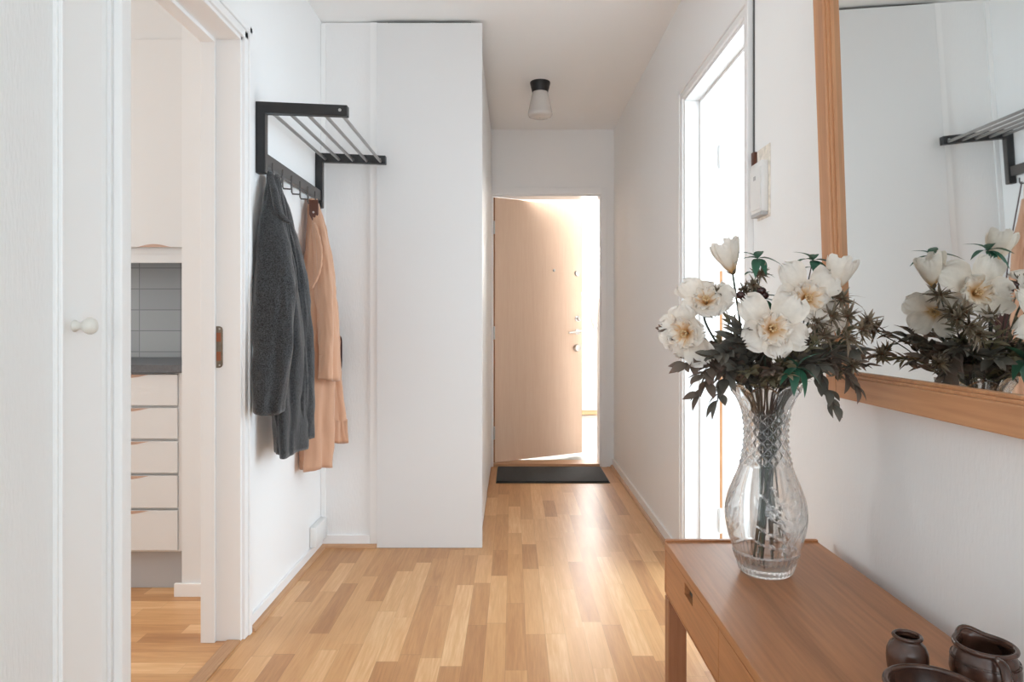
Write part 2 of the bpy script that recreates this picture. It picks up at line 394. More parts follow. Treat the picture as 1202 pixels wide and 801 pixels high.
struct('window_2', [((-4.38, 1.0, .85), (-4.32, 1.06, 2.3)), ((-4.38, 2.54, .85), (-4.32, 2.6, 2.3)), ((-4.38, 1.0, .85), (-4.32, 2.6, .91)), ((-4.38, 1.0, 2.24), (-4.32, 2.6, 2.3))], TRIMW, 'kitchen window frame')
struct('window_3', [((1.25, 5.6, .75), (1.31, 5.66, 2.35)), ((2.94, 5.6, .75), (3.0, 5.66, 2.35)), ((1.25, 5.6, .75), (3.0, 5.66, .81)), ((1.25, 5.6, 2.29), (3.0, 5.66, 2.35))], TRIMW, 'window frame of the bright room')

# kitchen doorway: lining, stop and casing
def casing_profile_left():
    boxes = []
    t = .012
    # lining of the opening
    boxes += [((-1.045, KY1-.018, 0), (XL+.004, KY1, DH)), ((-1.045, KY0, 0), (XL+.004, KY0+.018, DH)), ((-1.045, KY0, DH-.018), (XL+.004, KY1, DH))]
    # stop
    boxes += [((-1.045, KY1-.032, 0), (-.998, KY1-.018, DH-.018)), ((-1.045, KY0+.018, 0), (-.998, KY0+.03, DH-.018)), ((-1.045, KY0+.03, DH-.032), (-.998, KY1-.032, DH-.018))]
    return boxes
struct('door_1', casing_profile_left(), TRIMW, 'white painted lining of the kitchen doorway', bev=.0015)
struct('trim_1', [((XL, KY1-.006, 0), (XL+.014, KY1+.022, DH+.02)), ((XL, KY1+.022, 0), (XL+.020, KY1+.045, DH+.045)),
                  ((XL, KY0-.022, 0), (XL+.014, KY0+.006, DH+.02)), ((XL, KY0-.045, 0), (XL+.020, KY0-.022, DH+.045)),
                  ((XL, KY0-.022, DH-.006), (XL+.014, KY1+.022, DH+.022)), ((XL, KY0-.045, DH+.022), (XL+.020, KY1+.045, DH+.045))], TRIMW, 'white moulded casing around the kitchen doorway', bev=.003)
struct('trim_2', [((-.962, KY0+.02, 0), (-.915, KY1-.02, .007))], OAKTRIM, 'pale wooden threshold strip in the kitchen doorway', bev=.003)
# strike plate in the far jamb
sp = thing('strike_plate', 'worn metal strike plate in the kitchen door jamb', 'strike plate', (-1.005, KY1-.018, 1.0))
yj = KY1-.0185
zt, zb = 1.061, .921
bm = bmesh.new()
x0, x1 = -1.012, -.976; r = .012
pts = [(x0, yj, zb), (x1-r, yj, zb)]+[(x1-r+r*sin(a), yj, zb+r-r*cos(a)) for a in (.4, .8, 1.2)]+[(x1, yj, zb+r), (x1, yj, zt-r)]+[(x1-r+r*cos(a), yj, zt-r+r*sin(a)) for a in (.4, .8, 1.2)]+[(x1-r, yj, zt), (x0, yj, zt)]
prism(bm, pts, (0, -.002, 0))
put('plate', bm, OLDMET, sp)
for zc in (1.022, .958):
    put('latch_pocket', bx((-.996, yj-.0032, zc-.013), (-.982, yj-.0021, zc+.017)), RUST, sp)
for zc in (1.052, .930):
    bm = bmesh.new(); lathe(bm, [(.003, -.0035), (.003, -.002)], (-.986, yj, zc), 12, 'Y'); put('screw', bm, CHROME, sp)

# closet door at far left
cd = thing('closet_door', 'white panelled closet door with round cream knob at the left edge', 'door', (XL, 1.17, 0))
bm = bmesh.new()
xf = XL
y0, y1, z0, z1, st = .86, 1.530, .03, 2.03, .135
box(bm, (xf-.03, y0, z0), (xf, y0+st, z1), .003); box(bm, (xf-.03, y1-st, z0), (xf, y1, z1), .003)
box(bm, (xf-.03, y0+st, z0), (xf, y1-st, z0+.16), .003); box(bm, (xf-.03, y0+st, z1-st), (xf, y1-st, z1), .003)
put('door_frame', bm, TRIMW, cd)
put('panel', bx((xf-.026, y0+st, z0+.16), (xf-.012, y1-st, z1-st)), WALLPANEL, cd)
bm = bmesh.new()
for k, (w, dx) in enumerate(((.014, -.004), (.007, .003))):
    a0, a1, b0, b1 = y0+st-.001, y1-st+.001, z0+.16-.001, z1-st+.001
    box(bm, (xf-.02, a0, b0), (xf+dx, a0+w, b1), .002); box(bm, (xf-.02, a1-w, b0), (xf+dx, a1, b1), .002)
    box(bm, (xf-.02, a0+w, b0), (xf+dx, a1-w, b0+w), .002); box(bm, (xf-.02, a0+w, b1-w), (xf+dx, a1-w, b1), .002)
put('moulding', bm, TRIMW, cd)
bm = bmesh.new()
lathe(bm, [(.0125, -.001), (.0125, .002), (.009, .006), (.0075, .013), (.009, .018), (.0145, .023), (.0178, .030), (.0178, .036), (.0145, .042), (.008, .0455), (.002, .0465)], (xf, 1.432, 1.065), 32, 'X')
put('knob', bm, CREAMPL, cd, True)
struct('trim_3', [((XL-.02, 1.538, 0), (XL-.008, 1.560, 2.08)), ((XL-.02, .80, 2.04), (XL-.002, 1.56, 2.08)), ((XL-.02, .80, 0), (XL-.002, .85, 2.04))], TRIMW, 'narrow white frame around the closet door')

# baseboards
struct('baseboard_left', [((XL, KY1+.045, 0), (XL+.011, 3.275, .052))], TRIMW, 'low white baseboard under the coats', bev=.002)
def quarter(name, pts_fn, label, mat):
    bm = bmesh.new(); pts_fn(bm)
    o = put(name, bm, mat); o['kind'] = 'structure'; o['label'] = label; o['category'] = 'trim'
    return o
def q_y(bm, x, sgn, ya, yb, r=.017):
    pts = [(x, ya, .0)]+[(x+sgn*r*cos(a), ya, r*sin(a)) for a in [i*pi/2/6 for i in range(7)]]
    prism(bm, pts, (0, yb-ya, 0))
def q_x(bm, y, xa, xb, r=.017):
    pts = [(xa, y, 0)]+[(xa, y-r*cos(a), r*sin(a)) for a in [i*pi/2/6 for i in range(7)]]
    prism(bm, pts, (xb-xa, 0, 0))
quarter('trim_4', lambda b: q_y(b, XL+.011, 1, KY1+.05, 3.262), 'oak quarter round strip along the left baseboard', OAKTRIM)
quarter('trim_5', lambda b: q_x(b, 3.262, XL+.011, -.648), 'oak quarter round strip beside the wardrobe panel', OAKTRIMX)
quarter('trim_6', lambda b: q_y(b, XR-.012, -1, RY1+.06, 5.09), 'oak quarter round strip along the right baseboard', OAKTRIM)
struct('baseboard_filler', [((XL+.011, 3.262, 0), (-.6825, 3.275, .058))], TRIMW, 'white baseboard of the narrow wallpapered strip', bev=.002)
struct('baseboard_right', [((XR-.012, RY1+.06, 0), (XR, 5.10, .060)), ((XR-.012, .3, 0), (XR, RY0-.06, .060))], TRIMW, 'white baseboard along the right wall', bev=.002)
struct('baseboard_kitchen', [((-1.325, 2.667, 0), (-1.045, 2.68, .052)), ], TRIMW, 'white baseboard on the kitchen wall end', bev=.002)
struct('trim_7', [((-.682, 3.262, .0), (-.6484, 3.275, 2.51)), ((XL+.001, 3.266, .06), (XL+.022, 3.275, 2.505))], TRIMW, 'slim white vertical battens beside the wardrobe')

# ------------------------------------------------------------------ wardrobe
wd = thing('wardrobe', 'tall white built-in wardrobe with plain side panel facing the viewer', 'wardrobe', (-.4, 4.17, 0))
put('side_panel', bx((-.648, 3.250, .001), (-.146, 3.272, 2.503), .001), PANELW, wd)
put('carcass', bx((-.76, 3.31, .02), (-.182, 5.07, 2.44)), KITW, wd)
put('plinth', bx((-.6, 3.275, 0), (-.20, 5.08, .045)), PANELW, wd)
for (a, b) in ((3.275, 4.185), (4.190, 5.085)):
    put('door', bx((-.180, a, .012 if a < 4 else .03), (-.158, b, 2.470), .001), PANELW, wd)
put('top_gap_shade', bx((-.6, 3.274, 2.475), (-.20, 5.08, 2.515)), GAPSHADE, wd)  # dark block paints the shade in the gap above the doors

# ------------------------------------------------------------------ white cable box on the left baseboard
cb = thing('socket_box', 'small white cable box above the baseboard in the corner', 'box', (XL+.01, 3.17, .0))
put('cover', bx((XL+.001, 3.085, .053), (XL+.032, 3.262, .147), .004), WHITEPL, cb, True, angle=40)
put('side_slot', bx((XL+.012, 3.262, .10), (XL+.02, 3.2632, .13)), GAPSHADE, cb)

# ------------------------------------------------------------------ right doorway
struct('door_2', [((XR-.004, RY1-.018, 0), (XR+.149, RY1, DH)), ((XR-.004, RY0, 0), (XR+.149, RY0+.018, DH)), ((XR-.004, RY0, DH), (XR+.149, RY1, DH+.018)),
                  ((XR+.06, RY1-.03, 0), (XR+.10, RY1-.018, DH)), ((XR+.06, RY0+.018, DH-.012), (XR+.10, RY1-.018, DH))], TRIMW, 'white lining of the bright doorway on the right', bev=.0015)
struct('trim_8', [((XR-.014, RY1-.006, 0), (XR, RY1+.022, DH+.022)), ((XR-.020, RY1+.022, 0), (XR, RY1+.045, DH+.06)),
                  ((XR-.014, RY0-.022, 0), (XR, RY0+.006, DH+.022)), ((XR-.020, RY0-.045, 0), (XR, RY0-.022, DH+.06)),
                  ((XR-.014, RY0-.022, DH+.012), (XR, RY1+.022, DH+.04)), ((XR-.020, RY0-.045, DH+.04), (XR, RY1+.045, DH+.06))], TRIMW, 'white casing of the doorway on the right', bev=.003)
struct('trim_9', [((XR, RY0+.02, 0), (XR+.145, RY1-.02, .012))], OAKTRIM, 'wooden threshold of the right doorway')
# leaf, opened into the bright room
ld = thing('interior_door', 'white inner door folded back into the bright room on the right', 'door', (XR+.150, 3.01, 0))
hx, hy = XR+.163, 3.012
ang = math.atan2(.287, .746)       # direction from +Y towards +X
d = Vector((sin(ang), cos(ang), 0)); n = Vector((cos(ang), -sin(ang), 0))
def slab(bm, base, d, n, l0, l1, t0, t1, z0, z1):
    c = [base+d*l0+n*t0, base+d*l1+n*t0, base+d*l1+n*t1, base+d*l0+n*t1]
    prism(bm, [(p.x, p.y, z0) for p in c], (0, 0, z1-z0))
bm = bmesh.new(); slab(bm, Vector((hx, hy, 0)), d, n, 0, .80, 0, .038, .02, 2.03); put('door_leaf', bm, TRIMW, ld)
bm = bmesh.new(); slab(bm, Vector((hx-.0005, hy-.001, 0)), d, n, -.0012, 0, -.001, .039, .02, 2.03); put('door_edge', bm, TRIMW, ld)
bm = bmesh.new(); box(bm, (XR+.1495, 2.984, .02), (XR+.1605, 3.0105, 1.30)); put('bare_edge', bm, DOOREDGE, ld)
for zc in (.21, 1.80):
    bm = bmesh.new()
    lathe(bm, [(.004, -.055), (.0085, -.047), (.0085, -.002), (.0085, .002), (.0085, .047), (.004, .055)], (XR+.1495, 2.974, zc), 16)
    put('hinge', bm, WHITEPL, ld, True, angle=40)
bm = bmesh.new(); slab(bm, Vector((hx, hy, 0)), d, n, .10, .34, .039, .041, 1.74, 1.855); put('paper_tag', bm, PAPER, ld)['label'] = 'beige paper patch'

# door phone box on right wall
dp = thing('wall_phone', 'slim white box mounted beside the right doorway', 'control box', (XR-.01, 2.05, 1.40))
put('housing', bx((XR-.024, 2.008, 1.402), (XR-.003, 2.095, 1.553), .002), WHITEPL, dp, True, angle=40)
put('lid', bx((XR-.0275, 2.012, 1.41), (XR-.0242, 2.092, 1.535), .001), WHITEPL, dp)
put('button', bx((XR-.0288, 2.045, 1.50), (XR-.0276, 2.062, 1.512)), PLINTH, dp)
put('wall_patch', bx((XR-.0028, 1.998, 1.385), (XR-.0005, 2.10, 1.60)), BEIGEP, dp)['label'] = 'bare beige plaster patch'
put('bottom_cap', bx((XR-.024, 2.010, 1.392), (XR-.004, 2.093, 1.4018)), PLINTH, dp)
tag(put('cable', bx((XR-.005, 2.128, 1.56), (XR-.0006, 2.133, 2.50)), simple('dark_cable', (.10, .10, .10), .5)), 'thin dark cable running up beside the right door casing', 'cable')
struct('trim_14', [((XR-.012, 2.106, 1.553), (XR-.001, 2.126, 1.60))], LEATH, 'exposed brown wood chip just above the white box')

# ------------------------------------------------------------------ entrance
struct('trim_10', [((-.175, 5.082, 0), (-.150, 5.10, 2.085)), ((.660, 5.082, 0), (.700, 5.10, 2.085)), ((-.150, 5.082, 2.035), (.660, 5.10, 2.085)),
                   ((-.158, 5.10, 0), (-.145, 5.25, 2.04)), ((.648, 5.10, 0), (.662, 5.25, 2.04)), ((-.145, 5.10, 2.022), (.648, 5.25, 2.04))], TRIMW, 'white frame of the entrance door', bev=.002)
struct('trim_11', [((-.145, 5.09, 0), (.648, 5.25, .022))], OAKTRIMX, 'wooden entrance threshold', bev=.004)
ed = thing('entrance_door', 'pale oak veneered entrance door standing ajar outwards', 'door', (-.135, 5.12, .024))
hb = Vector((-.135, 5.125, 0)); a2 = math.atan2(.40, .695)
d2 = Vector((cos(a2), sin(a2), 0)); n2 = Vector((-sin(a2), cos(a2), 0))   # n2 points away from hall
bm = bmesh.new(); slab(bm, hb, d2, n2, 0, .80, 0, .045, .026, 2.018); put('door_leaf', bm, VENEER, ed)
bm = bmesh.new(); slab(bm, hb, d2, n2, -.0008, -.0001, 0.0, .045, .026, 2.018); slab(bm, hb, d2, n2, .8001, .8012, 0.0, .045, .026, 2.018); put('edge_band', bm, DOOREDGE, ed)
bm = bmesh.new(); box(bm, (-.1449, 5.115, .03), (-.139, 5.20, 2.01)); put('hinge_rebate', bm, DOOREDGE, ed)
def on_door(l, z): return hb+d2*l+Vector((0, 0, z))
def disc(bm, l, z, prof, n=24):
    """lathe whose axis is the door normal, towards the hall"""
    c = on_door(l, z); rings = []
    for r, h in prof:
        rings.append([bm.verts.new(c-n2*h+d2*(r*cos(2*pi*k/n))+Vector((0, 0, r*sin(2*pi*k/n)))) for k in range(n)])
    for a, b in zip(rings, rings[1:]):
        for k in range(n): bm.faces.new((a[k], a[(k+1) % n], b[(k+1) % n], b[k]))
    bm.faces.new(rings[0]); bm.faces.new(rings[-1])
bm = bmesh.new(); disc(bm, .53, 1.49, [(.011, 0), (.011, .004), (.006, .008), (.002, .008)]); put('peephole', bm, CHROME, ed, True, angle=40)
bm = bmesh.new(); disc(bm, .755, 1.475, [(.026, 0), (.026, .004), (.021, .009), (.004, .010)]); put('round_cover', bm, CHROME, ed, True, angle=40)
bm = bmesh.new(); disc(bm, .755, 1.11, [(.024, 0), (.024, .006), (.012, .010), (.011, .022), (.002, .024)]); k_ = on_door(.755, 1.11)-n2*.022
tube(bm, [k_-Vector((0, 0, .0))+d2*(-.012), k_+d2*.012-Vector((0, 0, .018))], .006, 10); put('lock_knob', bm, CHROME, ed, True, angle=40)
bm = bmesh.new(); disc(bm, .755, 1.005, [(.024, 0), (.024, .007), (.010, .010), (.009, .045), (.002, .047)])
c_ = on_door(.755, 1.005)-n2*.042; tube(bm, spline([c_+d2*.008, c_-d2*.02, c_-d2*.11-Vector((0, 0, .008))], 6), .0085, 12); put('lever_handle', bm, CHROME, ed, True, angle=40)
bm = bmesh.new(); disc(bm, .745, .875, [(.029, 0), (.029, .022), (.026, .028), (.014, .031), (.002, .033)]); put('lock_cylinder', bm, CHROME, ed, True, angle=40)
for zc in (1.79, 1.0, .25):
    bm = bmesh.new(); lathe(bm, [(.003, -.05), (.008, -.045), (.008, .045), (.003, .05)], (-.1405, 5.108, zc), 14); put('hinge', bm, CHROME, ed, True, angle=40)

dm = thing('door_mat', 'thin charcoal doormat lying before the entrance door', 'mat', (.27, 4.8, 0))
put('pile', bx((-.108, 4.575, .002), (.645, 5.045, .013), .003), MATM, dm)
put('rubber_edge', bx((-.114, 4.569, 0), (.651, 5.051, .006), .001), BLACK, dm)
mb = thing('mailbox', 'small metal box on the far stairwell wall', 'box', (.98, 7.97, 1.0))
put('body', bx((.93, 7.93, 1.07), (1.05, 8.0, 1.26), .006), simple('pale_metal', (.62, .63, .63), .5), mb)
put('flap', bx((.925, 7.915, 1.17), (1.055, 7.93, 1.185)), STEEL, mb)
put('lower_part', bx((.94, 7.945, 1.02), (1.04, 8.0, 1.07), .004), STEEL, mb)

# ------------------------------------------------------------------ ceiling lamp
cl = thing('ceiling_lamp', 'small ceiling lamp with black base and opal glass shade', 'lamp', (.164, 4.10, ZC))
bm = bmesh.new(); lathe(bm, [(.060, ZC), (.061, ZC-.006), (.048, ZC-.060), (.040, ZC-.0605)], (.164, 4.10, 0), 40); put('base', bm, BLACK, cl, True, angle=40)
bm = bmesh.new(); lathe(bm, [(.041, ZC-.052), (.047, ZC-.064), (.060, ZC-.12), (.072, ZC-.18), (.0735, ZC-.196), (.069, ZC-.205), (.055, ZC-.211), (.002, ZC-.213)], (.164, 4.10, 0), 48); put('lamp_shade', bm, SHADE, cl, True, angle=60)
bm = bmesh.new(); lathe(bm, [(.003, ZC-.216), (.006, ZC-.2135), (.006, ZC-.212)], (.164, 4.10, 0), 16); put('finial', bm, STEEL, cl, True)

# ------------------------------------------------------------------ coat rack
rk = thing('coat_rack', 'black metal coat and hat rack with steel tubes on the left wall', 'coat rack', (XL, 2.82, 1.61))
YN, YF = 2.452, 3.185; T = .015
for Y in (YN, YF):
    bm = bmesh.new()
    zt = 1.865
    # vertical bar with the arm as one bracket, arm dips slightly
    prism(bm, [(XL+.001, Y-T, 1.609), (XL+.033, Y-T, 1.609), (XL+.033, Y-T, zt-.040), (XL+.328, Y-T, zt-.052), (XL+.328, Y-T, zt-.014), (XL+.001, Y-T, zt)], (0, 2*T, 0))
    bmesh.ops.bevel(bm, geom=list(bm.edges), offset=.0015, segments=1, affect='EDGES')
    put('bracket', bm, BLACK, rk)
    bm = bmesh.new(); lathe(bm, [(.0055, -T-.0015), (.0055, -T+.001)], (XL+.302, Y, zt-.032), 14, 'Y'); put('cap_screw', bm, CHROME, rk)
put('lit_side', bx((XL+.0332, YN-T+.004, 1.612), (XL+.0348, YN+T-.002, 1.82)), GREYRAIL, rk)  # grey strip paints the lit side face of the black bracket
put('lit_side', bx((XL+.0332, YF-T+.004, 1.612), (XL+.0348, YF+T-.002, 1.82)), GREYRAIL, rk)  # far bracket, lit side painted grey as well
for i in range(5):
    x = XL+.048+i*.064; z = 1.865-.0285-(.014*(i+.5)/5)
    bm = bmesh.new(); tube(bm, [(x, YN-.001, z), (x, YF+.001, z)], .0068, 14); put('hat_tube', bm, STEEL, rk, True, angle=40)
bm = bmesh.new(); box(bm, (XL+.008, YN+T, 1.642), (XL+.028, YF-T, 1.688), .0015); put('hook_rail', bm, GREYRAIL, rk)
for k in range(6):
    y = 2.53+.108*k
    bm = bmesh.new(); xr = XL+.030
    tube(bm, [(xr, y, 1.665), (xr, y, 1.60), (xr+.003, y, 1.592), (xr+.030, y, 1.590), (xr+.034, y, 1.596), (xr+.034, y, 1.617)], .0032, 8)
    put('hook', bm, GREYRAIL, rk, True, angle=50)

# ------------------------------------------------------------------ coats
def drape(bm, rows, n=56, folds=5, amp=.010, seed=0, hem_open=True, sharp=1.0, samples=46):
    """rows: (cx, cy, z, half_x, half_y, rot)  from top to bottom; soft folded cloth tube"""
    def interp(t):
        k = t*(len(rows)-1); i = min(int(k), len(rows)-2); f = k-i
        r = []
        for c in range(6):
            p0 = rows[max(i-1, 0)][c]; p1 = rows[i][c]; p2 = rows[i+1][c]; p3 = rows[min(i+2, len(rows)-1)][c]
            r.append(.5*((2*p1)+(p2-p0)*f+(2*p0-5*p1+4*p2-p3)*f*f+(3*p1-p0-3*p2+p3)*f**3))
        return r
    rings = []
    for s in range(samples):
        t = s/(samples-1); cx, cy, z, hx_, hy_, rot = interp(t)
        ring = []
        for k in range(n):
            a = 2*pi*k/n
            w = amp*(.35+.65*t)*(sin(folds*a+seed+1.5*sin(2.2*t+seed))+.45*sin((2*folds-1)*a+seed*2+3*t))
            w += .009*noise.noise(Vector((cos(a)*1.5+seed, sin(a)*1.5, z*7)))
            w += .006*noise.noise(Vector((cos(a)*4+seed, sin(a)*4, z*16)))
            e = .85
            ca, sa = cos(a), sin(a)
            lx = (hx_+w)*math.copysign(abs(ca)**e, ca); ly = (hy_+w)*math.copysign(abs(sa)**e, sa)
            X = cx+lx*cos(rot)-ly*sin(rot); Y = cy+lx*sin(rot)+ly*cos(rot)
            X = max(X, XL+.004+.002*(k % 3 == 0))
            ring.append(bm.verts.new((X, Y, z+(.006*sin(2*a+seed) if s == samples-1 else 0))))
        rings.append(ring)
    for a, b in zip(rings, rings[1:]):
        for k in range(n): bm.faces.new((a[k], a[(k+1) % n], b[(k+1) % n], b[k]))
    bm.faces.new(rings[0])
    if hem_open:
        # turned-in hem, dark inside
        last = rings[-1]; c = sum((v.co for v in last), Vector())/n
        in1 = [bm.verts.new(c+(v.co-c)*.93+Vector((0, 0, .002))) for v in last]
        in2 = [bm.verts.new(Vector((*(c+(v.co-c)*.9).xy, v.co.z+.10))) for v in last]
        for a, b in ((last, in1), (in1, in2)):
            for k in range(n): bm.faces.new((a[k], a[(k+1) % n], b[(k+1) % n], b[k]))
        bm.faces.new(in2)
    else: bm.faces.new(rings[-1])

def C(px, py, Y, hx_, hy_, rot=0):
    p = P(px, py, Y); return (p.x, p.y, p.z, hx_, hy_, rot)

gc = thing('wool_coat', 'charcoal grey wool coat hanging from the nearest hook', 'coat', (-.85, 2.5, .6))
bm = bmesh.new(); drape(bm, [C(320, 206, 2.52, .018, .022), C(322, 235, 2.50, .030, .04), C(327, 290, 2.50, .048, .07), C(334, 370, 2.53, .055, .09), C(338, 450, 2.55, .052, .095), C(340, 531, 2.55, .040, .085)], folds=4, amp=.013, seed=1.3)
put('coat_body', bm, WOOL, gc, True)
bm = bmesh.new(); drape(bm, [C(320, 206, 2.50, .015, .016), C(319, 240, 2.46, .030, .03), C(321, 290, 2.42, .052, .045), C(322, 345, 2.39, .066, .05), C(319, 410, 2.37, .066, .05), C(314, 485, 2.36, .046, .045)], folds=3, amp=.007, seed=.4)
put('sleeve', bm, WOOL, gc, True)
bm = bmesh.new(); drape(bm, [C(324, 210, 2.53, .012, .02), C(333, 250, 2.54, .022, .035), C(343, 300, 2.56, .034, .045), C(350, 370, 2.58, .040, .05), C(355, 440, 2.59, .036, .05), C(357, 516, 2.60, .026, .045)], folds=3, amp=.007, seed=2.2)
put('sleeve', bm, WOOL, gc, True)
bm = bmesh.new()
tube(bm, spline([P(316, 203, 2.50), P(318, 222, 2.46)+Vector((.01, 0, 0)), P(321, 250, 2.43)+Vector((.02, 0, 0)), P(333, 262, 2.44)+Vector((.022, 0, 0))], 8), [.012]*8+[.014]*8+[.012]*4+[.010]*2+[.007]*2+[.004], 10)
put('collar', bm, WOOL, gc, True)

bc = thing('camel_coat', 'camel coloured coat hanging from the farthest hook', 'coat', (-.85, 3.0, .45))
bm = bmesh.new(); drape(bm, [C(368, 234, 3.04, .018, .02), C(369, 262, 3.02, .034, .035), C(372, 310, 2.98, .052, .05), C(374, 380, 2.96, .058, .07), C(373, 460, 2.95, .054, .08), C(371, 549, 2.95, .062, .07)], folds=4, amp=.013, seed=3.1)
put('coat_body', bm, CAMEL, bc, True)
bm = bmesh.new(); drape(bm, [C(370, 238, 3.01, .012, .02), C(376, 270, 2.96, .026, .03), C(381, 320, 2.92, .040, .04), C(384, 380, 2.90, .042, .045), C(384, 446, 2.89, .040, .045)], folds=3, amp=.008, seed=5)
put('sleeve', bm, CAMEL, bc, True)
bm = bmesh.new(); drape(bm, [C(372, 262, 3.06, .012, .02), C(380, 320, 3.08, .028, .035), C(387, 380, 3.08, .035, .04), C(390, 450, 3.06, .038, .04), C(396, 519, 3.04, .046, .03)], folds=3, amp=.007, seed=6.3)
put('sleeve', bm, CAMEL, bc, True)
bm = bmesh.new()
p = P(368, 246, 2.955)
pts = [(-.020, .042), (.020, .042), (.021, -.02), (.010, -.045), (-.006, -.047), (-.019, -.02)]
prism(bm, [(p.x+a, p.y, p.z+b) for a, b in pts], (0, .004, 0)); bmesh.ops.bevel(bm, geom=list(bm.edges), offset=.001, segments=1, affect='EDGES')
tb = put('leather_tab', bm, LEATH, bc); tb['label'] = 'dark brown leather collar tab'
bm = bmesh.new(); lathe(bm, [(.0045, -.003), (.0045, 0)], (p.x, p.y, p.z-.012), 12, 'Y'); put('snap', bm, CHROME, tb)
bm = bmesh.new()
seam = spline([P(369, 262, 2.93), P(376, 285, 2.90), P(377, 305, 2.875), P(374, 322, 2.865), P(366, 338, 2.87)], 10)
tube(bm, seam, [.004+.003*abs(sin(i*.6)) for i in range(len(seam))], 8); put('lapel_edge', bm, CAMEL, bc, True)

bg = thing('leather_bag', 'dark reddish brown leather bag behind the camel coat', 'bag', (-.785, 3.12, .84))
bm = bmesh.new()
c0 = P(391, 416, 3.12)
pts = []
for k in range(28):
    a = 2*pi*k/28; ca, sa = cos(a), sin(a)
    pts.append((c0.x-.011, c0.y+.05+.050*math.copysign(abs(ca)**.5, ca), c0.z+.080*math.copysign(abs(sa)**.5, sa)))
prism(bm, pts, (.022, 0, 0)); put('bag_body', bm, BAGL, bg)
for dx in (-.0135, .0135):
    bm = bmesh.new(); pp = [Vector((c0.x+dx, q[1], q[2])) for q in pts]; tube(bm, pp+[pp[0]], .0035, 8, False); put('piping', bm, BAGL, bg, True)
bm = bmesh.new(); tube(bm, spline([(c0.x, c0.y+.06, c0.z+.078), (c0.x-.03, c0.y+.04, c0.z+.35), (XL+.05, 3.075, 1.60)], 8), .003, 8); put('strap', bm, BAGL, bg, True)

# ------------------------------------------------------------------ kitchen
KX1 = -1.327
ybf = 2.70
DZ = [.875, .742, .610, .474, .336, .168]
def pull_arc(xc, z, w, y, up):
    bm = bmesh.new(); pts = []
    for k in range(17):
        u = -1+2*k/16; pts.append((xc+u*w, y, z+up*.013*(1-u*u)**1.3))
    pts2 = pts if up > 0 else pts
    prism(bm, pts2, (0, -.0012, 0)); return bm
for i, x1 in enumerate((KX1, KX1-.40)):
    x0 = x1-.398
    bcab = thing('base_cabinet', ('white drawer cabinet under the worktop, next to the wall end' if i == 0 else 'white drawer cabinet under the worktop, further from the wall end'), 'cabinet', ((x0+x1)/2, 3.0, 0), 'kitchen drawer cabinets')
    put('carcass', bx((x0, ybf+.022, .16), (x1, 3.31, .874)), KITW, bcab)
    put('plinth', bx((x0, 2.762, .001), (x1, 2.78, .16)), PLINTH, bcab)
    for a, b in zip(DZ, DZ[1:]):
        dr = put('drawer', bx((x0+.001, ybf, b+.004), (x1-.001, ybf+.020, a-.007), .0015), KITW, bcab)
        put('finger_pull', pull_arc((x0+x1)/2, a-.0075, .085, ybf-.0002, -1), PULL, dr)
put_f = struct('trim_12', [((KX1+.001, ybf+.006, .168), (-1.301, 3.3, .874))], KITW, 'narrow white filler beside the kitchen drawers')
tag(put('worktop', bx((-2.6, 2.685, .8755), (-1.302, 3.31, .907), .002), WORKTOP), 'dark grey kitchen worktop over the white drawers', 'worktop')
struct('wall_backsplash', [((-2.6, 3.311, .907), (-1.302, 3.3195, 1.372))], tiles_mat(), 'grey tiled backsplash above the worktop')
for i, x1 in enumerate((-1.303, -1.303-.50)):
    x0 = x1-.498
    wc = thing('wall_cabinet', ('white wall cabinet over the tiled backsplash, beside the wall end' if i == 0 else 'white wall cabinet over the tiled backsplash, further from the wall end'), 'cabinet', ((x0+x1)/2, 3.1, 1.4), 'kitchen wall cabinets')
    put('carcass', bx((x0, 2.972, 1.372), (x1, 3.31, 2.298)), KITW, wc)
    dr = put('door', bx((x0+.001, 2.95, 1.400), (x1-.001, 2.970, 2.30), .0015), KITW, wc)
    put('finger_pull', pull_arc((x0+x1)/2, 1.4005, .075, 2.9498, 1), PULL, dr)
    put('light_valance', bx((x0, 2.975, 1.335), (x1, 2.99, 1.385)), KITW, wc)
struct('trim_13', [((-2.6, 2.965, 2.305), (-1.303, 3.31, 2.515))], KITW, 'plain white fascia above the wall cabinets')

# ------------------------------------------------------------------ console table
TZ = CH-.5125
CX0, CX1, CY0, CY1 = .358, .716, .36, 1.612
ct = thing('console_table', 'low teak console table with drawers along the right wall', 'table', ((CX0+CX1)/2, (CY0+CY1)/2, 0))
bm = bmesh.new(); box(bm, (CX0, CY0+.012, TZ-.018), (CX1, CY1-.012, TZ), .0015); put('tabletop', bm, TEAK, ct)
for y in (CY0, CY1-.0125):
    put('end_lip', bx((CX0, y, TZ-.12), (CX1, y+.012, TZ+.0045), .0015), TEAKZ if False else TEAK, ct)
YS = [CY1-.0135, 1.192, .775, CY0+.0135]
put('apron', bx((CX0+.02, CY0+.013, TZ-.125), (CX1-.004, CY1-.013, TZ-.019)), TEAK, ct)
for a, b in zip(YS, YS[1:]):
    bm = bmesh.new()
    y1_, y0_ = a-.001, b+.001; zb_, zt_ = TZ-.118, TZ-.0195; yc = (y0_+y1_)/2
    s0, s1, h0, h1 = yc-.032, yc+.032, zt_-.034, zt_-.009
    for (ya, yb, za, zb2) in ((y0_, s0, zb_, zt_), (s1, y1_, zb_, zt_), (s0, s1, zb_, h0), (s0, s1, h1, zt_)):
        box(bm, (CX0+.001, ya, za), (CX0+.019, yb, zb2))
    dr = put('drawer', bm, TEAK, ct)
    put('finger_slot', bx((CX0+.012, s0+.0003, h0+.0003), (CX0+.0188, s1-.0003, h1-.0003)), GAPSHADE, dr)['label'] = 'finger slot with its shade painted dark'  # dark backing paints the shade inside the slot
